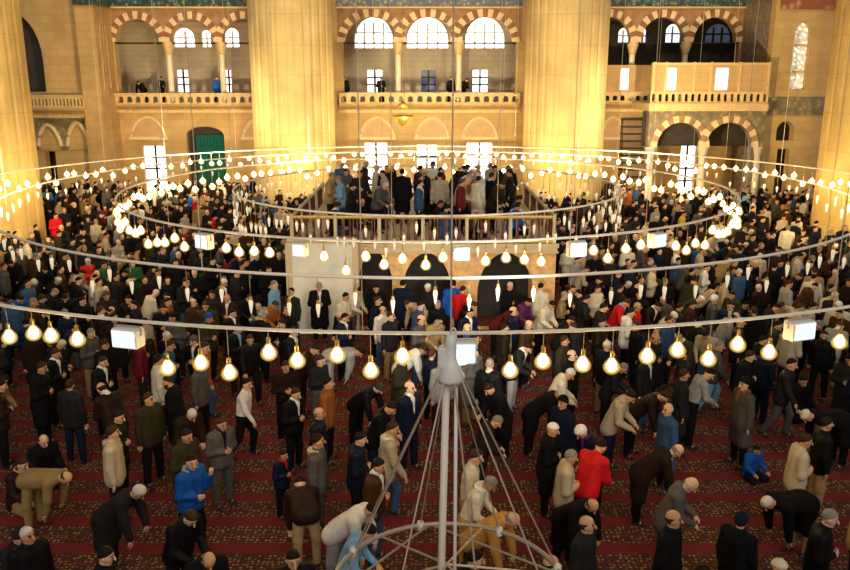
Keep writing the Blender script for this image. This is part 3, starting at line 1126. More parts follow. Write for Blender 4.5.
# small conical chandelier hanging right before the viewer
KX, KY = 0.20, 6.0
hub_z, ring_z, kr = 5.22, 3.18, 0.98
root = empty('conical_chandelier', (KX, KY, ring_z))
tag(root, 'conical chandelier frame of pale tubes hanging right before the viewer', 'chandelier')
H = hub_z - ring_z
bm = bmesh.new()
tube(bm, [(kr * math.cos(2 * PI * k / 64), kr * math.sin(2 * PI * k / 64), 0) for k in range(64)], 0.022, 8, True)
build('lower_ring', bm, M['pale'], root, True)
bm = bmesh.new()
tube(bm, [(-0.03, 0, H - 0.1), (-0.08, 0, -0.75)], [0.028, 0.034], 8)
build('pole', bm, M['wire'], root, True)
bm = bmesh.new()
tube(bm, [(0.045, 0.0, H - 0.1), (0.05, 0, -0.75)], 0.016, 6)
build('feed_cable', bm, M['white'], root, True)
for k in range(8):
    a = 2 * PI * (k + 0.32) / 8
    bm = bmesh.new()
    tube(bm, [(0.06 * math.cos(a), 0.06 * math.sin(a), H - 0.1), (kr * math.cos(a), kr * math.sin(a), 0.0)], 0.0075, 5)
    build('guy_wire', bm, M['pale'], root)
for k in range(6):
    a = 2 * PI * (k + 0.15) / 6
    bm = bmesh.new()
    tube(bm, [(-0.02, 0, 0.2), (kr * math.cos(a), kr * math.sin(a), 0.0)], 0.011, 5)
    build('spoke', bm, M['pale'], root)
for k in range(4):
    a0, a1 = 2 * PI * (k + 0.1) / 4, 2 * PI * (k + 1.1) / 4
    bm = bmesh.new()
    tube(bm, [(kr * math.cos(a0), kr * math.sin(a0), -0.0), (kr * math.cos(a1), kr * math.sin(a1), 0.0)], 0.011, 5)
    build('cross_brace', bm, M['pale'], root)
for k in range(8):
    a = 2 * PI * (k + 0.32) / 8
    bm = bmesh.new()
    lathe(bm, [(0, 0.05), (0.03, 0.04), (0.035, 0.0), (0.03, -0.04), (0, -0.05)], 8, cx=kr * math.cos(a), cy=kr * math.sin(a))
    build('ring_knuckle', bm, M['wire'], root)
bm = bmesh.new()
lathe(bm, [(0, 0.17), (0.038, 0.16), (0.045, 0.08), (0.042, -0.02), (0.06, -0.05), (0.115, -0.18), (0.10, -0.22), (0, -0.22)], 14)
hub = build('hub', bm, M['white'], root, True, loc=(0, 0, H))
bm = bmesh.new()
box(bm, -0.10, -0.04, -0.045, 0.045, -0.10, 0.07, bevel=0.012)
build('terminal_box', bm, M['white'], hub)
bm = bmesh.new()
tube(bm, [(0, 0, H + 0.15), (0, 0, 9)], 0.007, 6)
build('suspension_cable', bm, M['cable'], root)
bm = bmesh.new()
pts = [(0.02 + 0.02 * math.cos(t), 0, H + 0.16 + 0.06 * math.sin(t)) for t in [2 * PI * k / 16 for k in range(16)]]
tube(bm, pts, 0.008, 5, True)
build('shackle', bm, M['wire'], root, True)

# ------------------------------------------------------------------ people: bodies grown as one smooth surface from tapered limbs
def vec(*a):
    return np.array(a, np.float32)


def unit(v):
    v = np.asarray(v, np.float32)
    return v / np.linalg.norm(v)


class Field:
    def __init__(s, vox):
        s.vox = vox
        s.p = []

    def cone(s, a, b, ra, rb, k=0.02):
        s.p.append(('c', vec(*a), vec(*b), ra, rb, k))

    def ell(s, c, r, R=None, k=0.02):
        s.p.append(('e', vec(*c), vec(*r), np.eye(3, dtype=np.float32) if R is None else R, 0, k))

    def grid(s):
        lo, hi = np.full(3, 1e9), np.full(3, -1e9)
        for q in s.p:
            if q[0] == 'c':
                m = max(q[3], q[4])
                lo = np.minimum(lo, np.minimum(q[1], q[2]) - m)
                hi = np.maximum(hi, np.maximum(q[1], q[2]) + m)
            else:
                m = q[2].max()
                lo, hi = np.minimum(lo, q[1] - m), np.maximum(hi, q[1] + m)
        lo -= 3 * s.vox
        n = np.ceil((hi + 3 * s.vox - lo) / s.vox).astype(int) + 1
        return lo, n

    def evaluate(s, clip=None):
        lo, n = s.grid()
        s.lo = lo
        D = np.full(n, 0.5, np.float32)
        ax = [lo[i] + s.vox * np.arange(n[i], dtype=np.float32) for i in range(3)]
        for q in s.p:
            if q[0] == 'c':
                m = max(q[3], q[4]) + 0.06
                a, b = np.minimum(q[1], q[2]) - m, np.maximum(q[1], q[2]) + m
            else:
                m = q[2].max() + 0.06
                a, b = q[1] - m, q[1] + m
            i0 = np.maximum(0, np.floor((a - lo) / s.vox).astype(int))
            i1 = np.minimum(n, np.ceil((b - lo) / s.vox).astype(int) + 1)
            sl = tuple(slice(i0[i], i1[i]) for i in range(3))
            P = np.stack(np.meshgrid(*[ax[i][sl[i]] for i in range(3)], indexing='ij'), -1)
            if q[0] == 'c':
                ba = q[2] - q[1]
                pa = P - q[1]
                h = np.clip((pa @ ba) / max(float(ba @ ba), 1e-9), 0, 1)
                d = np.linalg.norm(pa - h[..., None] * ba, axis=-1) - (q[3] + (q[4] - q[3]) * h)
            else:
                lp = (P - q[1]) @ q[3]
                k0 = np.linalg.norm(lp / q[2], axis=-1)
                k1 = np.linalg.norm(lp / (q[2] * q[2]), axis=-1)
                d = k0 * (k0 - 1) / np.maximum(k1, 1e-6)
            o = D[sl]
            k = q[5]
            h = np.maximum(k - np.abs(o - d), 0) / k
            D[sl] = np.minimum(o, d) - h * h * k * 0.25
        if clip:
            P = np.stack(np.meshgrid(*ax, indexing='ij'), -1)
            D = np.maximum(D, clip(P))
        return D

    def mesh(s, clip=None):
        """surface nets"""
        D = s.evaluate(clip)
        n = D.shape
        S = D < 0
        c8 = [(i, j, k) for i in (0, 1) for j in (0, 1) for k in (0, 1)]

        def cor(A, o):
            return A[o[0]:n[0] - 1 + o[0], o[1]:n[1] - 1 + o[1], o[2]:n[2] - 1 + o[2]]
        cnt = sum(cor(S, o).astype(np.int8) for o in c8)
        act = (cnt > 0) & (cnt < 8)
        idx = np.argwhere(act)
        ids = np.full(act.shape, -1, np.int64)
        ids[act] = np.arange(len(idx))
        acc = np.zeros((len(idx), 3), np.float32)
        num = np.zeros(len(idx), np.float32)
        for a in c8:
            for ax in range(3):
                if a[ax]:
                    continue
                b = list(a)
                b[ax] = 1
                da = D[idx[:, 0] + a[0], idx[:, 1] + a[1], idx[:, 2] + a[2]]
                db = D[idx[:, 0] + b[0], idx[:, 1] + b[1], idx[:, 2] + b[2]]
                m = (da < 0) != (db < 0)
                t = np.where(m, da / np.where(m, da - db, 1), 0)
                p = np.tile(np.array(a, np.float32), (len(idx), 1))
                p[:, ax] += t
                acc += p * m[:, None]
                num += m
        V = (idx + acc / num[:, None]) * s.vox + s.lo
        quads = []
        for ax in range(3):
            o = [slice(1, -1)] * 3
            o[ax] = slice(0, n[ax] - 1)
            sh = [slice(1, -1)] * 3
            sh[ax] = slice(1, n[ax])
            e0, e1 = S[tuple(o)], S[tuple(sh)]
            ch = np.argwhere(e0 != e1)
            off = np.ones(3, int)
            off[ax] = 0
            ch2 = ch + off
            u, w = [(1, 2), (2, 0), (0, 1)][ax]
            du, dw = np.zeros(3, int), np.zeros(3, int)
            du[u] = 1
            dw[w] = 1
            q = np.stack([ids[tuple((ch2 - a).T)] for a in (du * 0, du, du + dw, dw)], 1)
            flip = e0[tuple(ch.T)]
            q[~flip] = q[~flip][:, ::-1]
            quads.append(q)
        Q = np.concatenate(quads)
        Q = Q[(Q >= 0).all(1)]
        return V.astype(np.float32), Q


def rot_x(a):
    c, s = math.cos(a), math.sin(a)
    return np.array([[1, 0, 0], [0, c, -s], [0, s, c]], np.float32)


def rot_z(a):
    c, s = math.cos(a), math.sin(a)
    return np.array([[c, -s, 0], [s, c, 0], [0, 0, 1]], np.float32)


# a pose: lean and head pitch in degrees (forward is -y), upper arm, forearm, thigh and shin directions
POSES = dict(
    folded=dict(lean=3, head=14, yaw=0, arm=[((.25, .02, -1), (-.85, -.7, .05))] * 2, leg=[((.10, -.02, -1), (.0, .04, -1))] * 2),
    sides=dict(lean=0, head=4, yaw=14, arm=[((.20, .05, -1), (.06, -.16, -1))] * 2, leg=[((.12, -.02, -1), (.02, .05, -1))] * 2),
    walking=dict(lean=6, head=8, yaw=-12, arm=[((.18, .35, -1), (.05, .05, -1)), ((.18, -.3, -1), (.0, -.6, -.9))], leg=[((.06, -.42, -1), (.02, .12, -1)), ((.06, .18, -1), (.0, .62, -1))]),
    nodding=dict(lean=20, head=32, yaw=0, arm=[((.16, -.12, -1), (-.35, -.75, -.45))] * 2, leg=[((.10, .02, -1), (.0, .06, -1))] * 2),
    bowing=dict(lean=48, head=16, yaw=8, arm=[((.14, -.25, -1), (-.02, -.25, -1))] * 2, leg=[((.10, .10, -1), (.0, .04, -1))] * 2),
    bent=dict(lean=82, head=0, yaw=0, arm=[((.10, .05, -1), (-.02, .22, -1))] * 2, leg=[((.12, .12, -1), (.0, .0, -1))] * 2),
    kneeling=dict(lean=10, head=18, yaw=0, arm=[((.16, -.28, -1), (-.1, -.95, -.30))] * 2, leg=[((.30, -1, -.24), (-.16, 1, -.04))] * 2, kneel=True),
    reaching=dict(lean=4, head=10, yaw=-20, arm=[((.22, -.3, -.9), (-.18, -.5, .85)), ((.2, .05, -1), (-.6, -.75, -.1))], leg=[((.12, -.10, -1), (.02, .10, -1)), ((.10, .04, -1), (.02, .05, -1))]),
)


def skeleton(p):
    J = {}
    a = math.radians(p['lean'])
    u = vec(0, -math.sin(a), math.cos(a))
    fw = vec(0, -math.cos(a), -math.sin(a))
    P = vec(0, 0, 0.93)
    J['u'], J['fw'], J['pel'] = u, fw, P
    J['neck'] = P + u * 0.53
    hp = math.radians(p['lean'] * 0.85 + p['head'])
    R = rot_x(hp) @ rot_z(math.radians(p['yaw']))
    J['R'] = R
    J['head'] = J['neck'] + R @ vec(0, -0.02, 0.165)
    low = []
    for i, s in enumerate((1, -1)):
        sx = vec(s, 1, 1)
        J['sh', i] = P + u * 0.47 + vec(s * 0.185, 0, 0)
        ua, fa = p['arm'][i]
        J['el', i] = J['sh', i] + unit(ua) * sx * 0.29
        J['wr', i] = J['el', i] + unit(fa) * sx * 0.25
        J['hd', i] = unit(fa) * sx
        J['hip', i] = P + vec(s * 0.09, 0, -0.02)
        th, sn = p['leg'][i]
        J['kn', i] = J['hip', i] + unit(th) * sx * 0.42
        J['an', i] = J['kn', i] + unit(sn) * sx * 0.42
        if p.get('kneel'):
            J['toe', i] = J['an', i] + vec(-s * 0.02, 0.15, 0.0)
            low += [J['kn', i][2] - 0.082, J['toe', i][2] - 0.05, J['an', i][2] - 0.072]
        else:
            t = vec(s * 0.03, -0.16, -0.05)
            if sn[1] > .3:
                t = vec(0, -0.13, -0.11)
            J['toe', i] = J['an', i] + t
            low += [J['an', i][2] - 0.055, J['toe', i][2] - 0.03]
    dz = -min(low)
    for k in list(J):
        if k not in ('u', 'fw', 'R') and not (isinstance(k, tuple) and k[0] == 'hd'):
            J[k] = J[k] + vec(0, 0, dz)
    return J


def head_prims(f, J, grow=0.0):
    h, R = J['head'], J['R']

    def w(x, y, z):
        return h + R @ vec(x, y, z)
    f.ell(w(0, 0.012, 0.025), (0.077 + grow, 0.096 + grow, 0.098 + grow), R)
    return w


def body_field(J, vox):
    f = Field(vox)
    u, P = J['u'], J['pel']
    w = head_prims(f, J)
    f.cone(w(0, -0.03, -0.03), w(0, -0.052, -0.085), 0.062, 0.034, 0.03)
    f.cone(w(0, -0.096, 0.012), w(0, -0.117, -0.025), 0.010, 0.017, 0.012)
    for s in (-1, 1):
        f.ell(w(s * 0.078, 0.012, -0.01), (0.013, 0.022, 0.032), J['R'], 0.01)
    f.cone(J['neck'] - u * 0.03, w(0, 0.015, -0.05), 0.058, 0.052, 0.03)
    for s in (-1, 1):
        f.cone(P + vec(s * .07, 0, 0) + u * .02, P + vec(s * .065, 0, 0) + u * .2, .115, .105, .05)
        f.cone(P + vec(s * .065, 0, 0) + u * .2, P + vec(s * .085, 0, 0) + u * .4, .105, .112, .05)
    for i, s in enumerate((1, -1)):
        f.cone(J['neck'] - u * .05 + vec(s * .04, 0, 0), J['sh', i], .06, .058, .04)
        f.cone(J['sh', i], J['el', i], .052, .042, .03)
        f.cone(J['el', i], J['wr', i], .041, .028, .02)
        d = J['hd', i]
        n = J['fw'] if abs(d @ J['fw']) < .8 else J['u']
        sd = unit(np.cross(d, n))                      # across the palm
        nn = unit(np.cross(sd, d))                     # out of the back of the hand
        wr = J['wr', i]
        f.cone(wr, wr + d * .03, .026, .026, .02)
        f.cone(wr + d * .035 + sd * .018, wr + d * .078 + sd * .022, .018, .016, .02)
        f.cone(wr + d * .035 - sd * .018, wr + d * .076 - sd * .022, .018, .015, .02)
        for q, (o, L) in enumerate(((.031, .062), (.0105, .072), (-.0105, .067), (-.031, .05))):
            a = wr + d * .085 + sd * o
            b = a + (d * .85 - nn * .4) * L * .55
            c = b + (d * .5 - nn * .8) * L * .5
            f.cone(a - d * .02, b, .0100, .0092, .004)
            f.cone(b, c, .0092, .008, .004)
        tb = wr + d * .03 + sd * .026
        f.cone(tb, tb + (d * .6 + sd * .75 - nn * .25) * .045, .014, .0115, .012)
        f.cone(tb + (d * .6 + sd * .75 - nn * .25) * .045, tb + (d * 1.35 + sd * .9 - nn * .6) * .045, .0112, .009, .005)
        f.cone(J['hip', i], J['kn', i], .086, .056, .05)
        f.cone(J['kn', i], J['an', i], .054, .038, .03)
        f.cone(J['an', i], J['toe', i], .046, .028, .02)
        f.cone(J['an', i] + vec(0, .02, -.012), J['an', i], .042, .04, .02)
    return f


def trouser_field(J, vox):
    f = Field(vox)
    P, u = J['pel'], J['u']
    for i, s in enumerate((1, -1)):
        f.cone(P + vec(s * .07, 0, 0), P + vec(s * .065, 0, 0) + u * .08, .132, .122, .05)
        f.cone(J['hip', i], J['kn', i], .108, .078, .05)
        f.cone(J['kn', i], J['an', i] + (J['kn', i] - J['an', i]) * .08, .078, .064, .03)
    return f


def top_field(J, vox, kind):
    f = Field(vox)
    P, u = J['pel'], J['u']
    g = {'jacket': .030, 'shirt': .014, 'coat': .032}[kind]
    for s in (-1, 1):
        if kind != 'shirt':
            f.cone(P + vec(s * .075, 0, 0) - u * .07, P + vec(s * .07, 0, 0) + u * .1, .115 + g + .008, .107 + g, .05)
        f.cone(P + vec(s * .07, 0, 0) + u * .03, P + vec(s * .068, 0, 0) + u * .2, .113 + g, .106 + g, .05)
        f.cone(P + vec(s * .068, 0, 0) + u * .2, P + vec(s * .085, 0, 0) + u * .4, .106 + g, .11 + g, .05)
    f.cone(J['neck'] - u * .05, J['neck'] + u * .005, .088 + g * .5, .062 + g * .6, .03)
    for i, s in enumerate((1, -1)):
        f.cone(J['neck'] - u * .05 + vec(s * .04, 0, 0), J['sh', i], .06 + g, .058 + g, .04)
        f.cone(J['sh', i], J['el', i], .056 + g, .044 + g, .03)
        f.cone(J['el', i], J['el', i] + (J['wr', i] - J['el', i]) * .96, .043 + g, .030 + g * .8, .02)
    if kind == 'coat':
        for i, s in enumerate((1, -1)):
            m = J['hip', i] + (J['kn', i] - J['hip', i]) * .95
            f.cone(J['hip', i], m, .142, .128, .08)
        m = (J['kn', 0] + J['kn', 1]) / 2
        f.cone(P, P + (m - P) * .95, .14, .12, .08)
    return f


def clipped(J, n, c):
    """keep the side of a plane through the head, in the head's own axes"""
    h, R = J['head'], J['R']
    n = vec(*n)
    return lambda Pt: c - ((Pt - h) @ R) @ n


def head_gear(J, kind, vox=0.013):
    f = Field(vox)
    h, R = J['head'], J['R']
    if kind == 'hair':
        head_prims(f, J, .0065)
        return f.mesh(clipped(J, (0, .60, .80), .020))
    if kind == 'fringe':
        head_prims(f, J, .009)
        a, b = clipped(J, (0, .95, .3), .005), clipped(J, (0, -.25, -.97), -.045)
        return f.mesh(lambda Pt: np.maximum(a(Pt), b(Pt)))
    if kind == 'skull_cap':
        head_prims(f, J, .017)
        return f.mesh(clipped(J, (0, .18, .98), .048))
    if kind == 'knit_cap':
        head_prims(f, J, .022)
        return f.mesh(clipped(J, (0, .55, .83), .008))
    if kind == 'hood':
        nk, u, fw = J['neck'], J['u'], J['fw']
        for t in np.linspace(-1.9, 1.9, 9):
            c0 = nk + u * .0 - fw * (.085 * math.cos(t)) + vec(.095 * math.sin(t), 0, 0)
            t2 = t + .475
            c1 = nk + u * .0 - fw * (.085 * math.cos(t2)) + vec(.095 * math.sin(t2), 0, 0)
            if t < 1.8:
                f.cone(c0, c1, .04, .04, .02)
        f.cone(nk - fw * .09, nk - fw * .11 - u * .08, .06, .03, .04)
        return f.mesh()
    if kind == 'scarf':
        nk, u, fw = J['neck'], J['u'], J['fw']
        for k in range(12):
            t, t2 = 2 * PI * k / 12, 2 * PI * (k + 1) / 12
            f.cone(nk + u * .015 + fw * (.075 * math.cos(t)) + vec(.078 * math.sin(t), 0, 0), nk + u * .015 + fw * (.075 * math.cos(t2)) + vec(.078 * math.sin(t2), 0, 0), .032, .032, .015)
        f.cone(nk + fw * .1, nk + fw * .15 - u * .16, .034, .026, .02)
        return f.mesh()
    if kind == 'shirt_front':                       # open collar and shirt seen between the lapels
        P, u, fw = J['pel'], J['u'], J['fw']
        f.cone(J['neck'] + u * .012 - fw * .0, J['neck'] + u * .03 + fw * .012, .085, .078, .02)
        f.cone(J['neck'] - u * .02 + fw * .09, P + u * .2 + fw * .135, .05, .012, .02)
        return f.mesh()
    if kind == 'beard':
        w = lambda x, y, z: h + R @ vec(x, y, z)
        f.cone(w(-.05, -.03, -.05), w(0, -.075, -.09), .028, .034, .02)
        f.cone(w(.05, -.03, -.05), w(0, -.075, -.09), .028, .034, .02)
        f.cone(w(0, -.075, -.09), w(0, -.075, -.13), .034, .018, .02)
        return f.mesh()


def to_mesh(name, V, Q, mats):
    me = bpy.data.meshes.new(name)
    me.vertices.add(len(V))
    me.vertices.foreach_set('co', V.astype(np.float32).ravel())
    me.loops.add(len(Q) * 4)
    me.loops.foreach_set('vertex_index', Q.astype(np.int32).ravel())
    me.polygons.add(len(Q))
    me.polygons.foreach_set('loop_start', np.arange(0, len(Q) * 4, 4, dtype=np.int32))
    me.polygons.foreach_set('use_smooth', np.ones(len(Q), bool))
    me.update(calc_edges=True)
    for m in mats:
        me.materials.append(m)
    return me


PARTS, SKEL = {}, {}


def part_mesh(pose, kind):
    k = (pose, kind)
    if k in PARTS:
        return PARTS[k]
    J = SKEL.setdefault(pose, skeleton(POSES[pose]))
    if kind == 'body':
        V, Q = body_field(J, .0115).mesh()
        me = to_mesh('body', V, Q, [M['skin'], M['sock'], M['eye'], M['lip']])
        c = V[Q].mean(1)
        mi = np.zeros(len(Q), np.int32)
        for i in (0, 1):
            ank = J['an', i]
            ft = np.minimum(np.linalg.norm(c - ank, axis=1) - .085, np.linalg.norm(c - J['toe', i], axis=1) - .09)
            mi[ft < 0] = 1
        l = (c - J['head']) @ J['R']
        fr = l[:, 1] < -.06
        mi[fr & (abs(abs(l[:, 0]) - .033) < .015) & (abs(l[:, 2] - .008) < .009)] = 2
        mi[fr & (abs(abs(l[:, 0]) - .034) < .021) & (abs(l[:, 2] - .034) < .007)] = 2
        mi[fr & (abs(l[:, 0]) < .026) & (abs(l[:, 2] + .066) < .008)] = 3
        me.polygons.foreach_set('material_index', mi)
    elif kind == 'trousers':
        V, Q = trouser_field(J, .02).mesh(lambda P: .012 - P[..., 2])
        me = to_mesh(kind, V, Q, [M['cloth']])
    elif kind in ('jacket', 'shirt', 'coat'):
        V, Q = top_field(J, .02, kind).mesh(lambda P: .012 - P[..., 2])
        me = to_mesh(kind, V, Q, [M['leather' if kind == 'jacket' else 'cloth']])
    else:
        V, Q = head_gear(J, kind)
        me = to_mesh(kind, V, Q, [M['hair' if kind in ('hair', 'fringe', 'beard') else 'cloth']])
    PARTS[k] = me
    return me


COL = dict(black=(.006, .006, .007), charcoal=(.017, .016, .017), grey=(.085, .08, .075), lightgrey=(.32, .31, .29), navy=(.007, .012, .032), blue=(.01, .09, .42), brown=(.055, .024, .010),
           rust=(.30, .10, .025), darkbrown=(.020, .011, .006), beige=(.48, .40, .28), cream=(.66, .60, .46), white=(.80, .78, .74), red=(.55, .012, .014), khaki=(.28, .19, .08), olive=(.035, .032, .013),
           green=(.02, .10, .05), maroon=(.14, .012, .02), yellow=(.75, .55, .04), denim=(.04, .09, .20), amber=(.48, .24, .05), purple=(.10, .02, .10), skyblue=(.18, .38, .62), tan=(.36, .24, .12))
CNAME = dict(lightgrey='light grey', darkbrown='dark brown', denim='blue denim', skyblue='sky blue', rust='rust brown', amber='amber yellow')
HCOL = dict(dark=(.015, .01, .008), brown=(.05, .025, .012), grey=(.24, .22, .20), white=(.62, .58, .52))
SKIN = [(.68, .38, .21), (.74, .44, .27), (.60, .33, .18), (.76, .48, .31)]


def place_person(x, y, z, pose, face, top, tcol, trcol, hair='dark', gear='hair', extra=(), scale=1.0):
    """face: heading in degrees, 0 looks to the viewer, 90 to +x"""
    o = link('person', part_mesh(pose, 'body'), None, (x, y, z))
    o.rotation_euler = (0, 0, math.radians(face))
    o.scale = (scale, scale, scale)
    pr = rnd
    o.color = (*pr.choice(SKIN), 1)

    def add(kind, col, var=.12):
        k = link(kind, part_mesh(pose, kind), o)
        f_ = 1 + pr.uniform(-var, var)
        k.color = (*[c * f_ for c in col], 1)
        return k
    add('trousers', COL[trcol])
    add(top, COL[tcol])
    if gear in ('hair', 'fringe'):
        add(gear, HCOL[hair])
    elif gear:
        add(gear, COL[hair])
    for e, c in extra:
        add(e, COL.get(c) or HCOL[c])
    return o

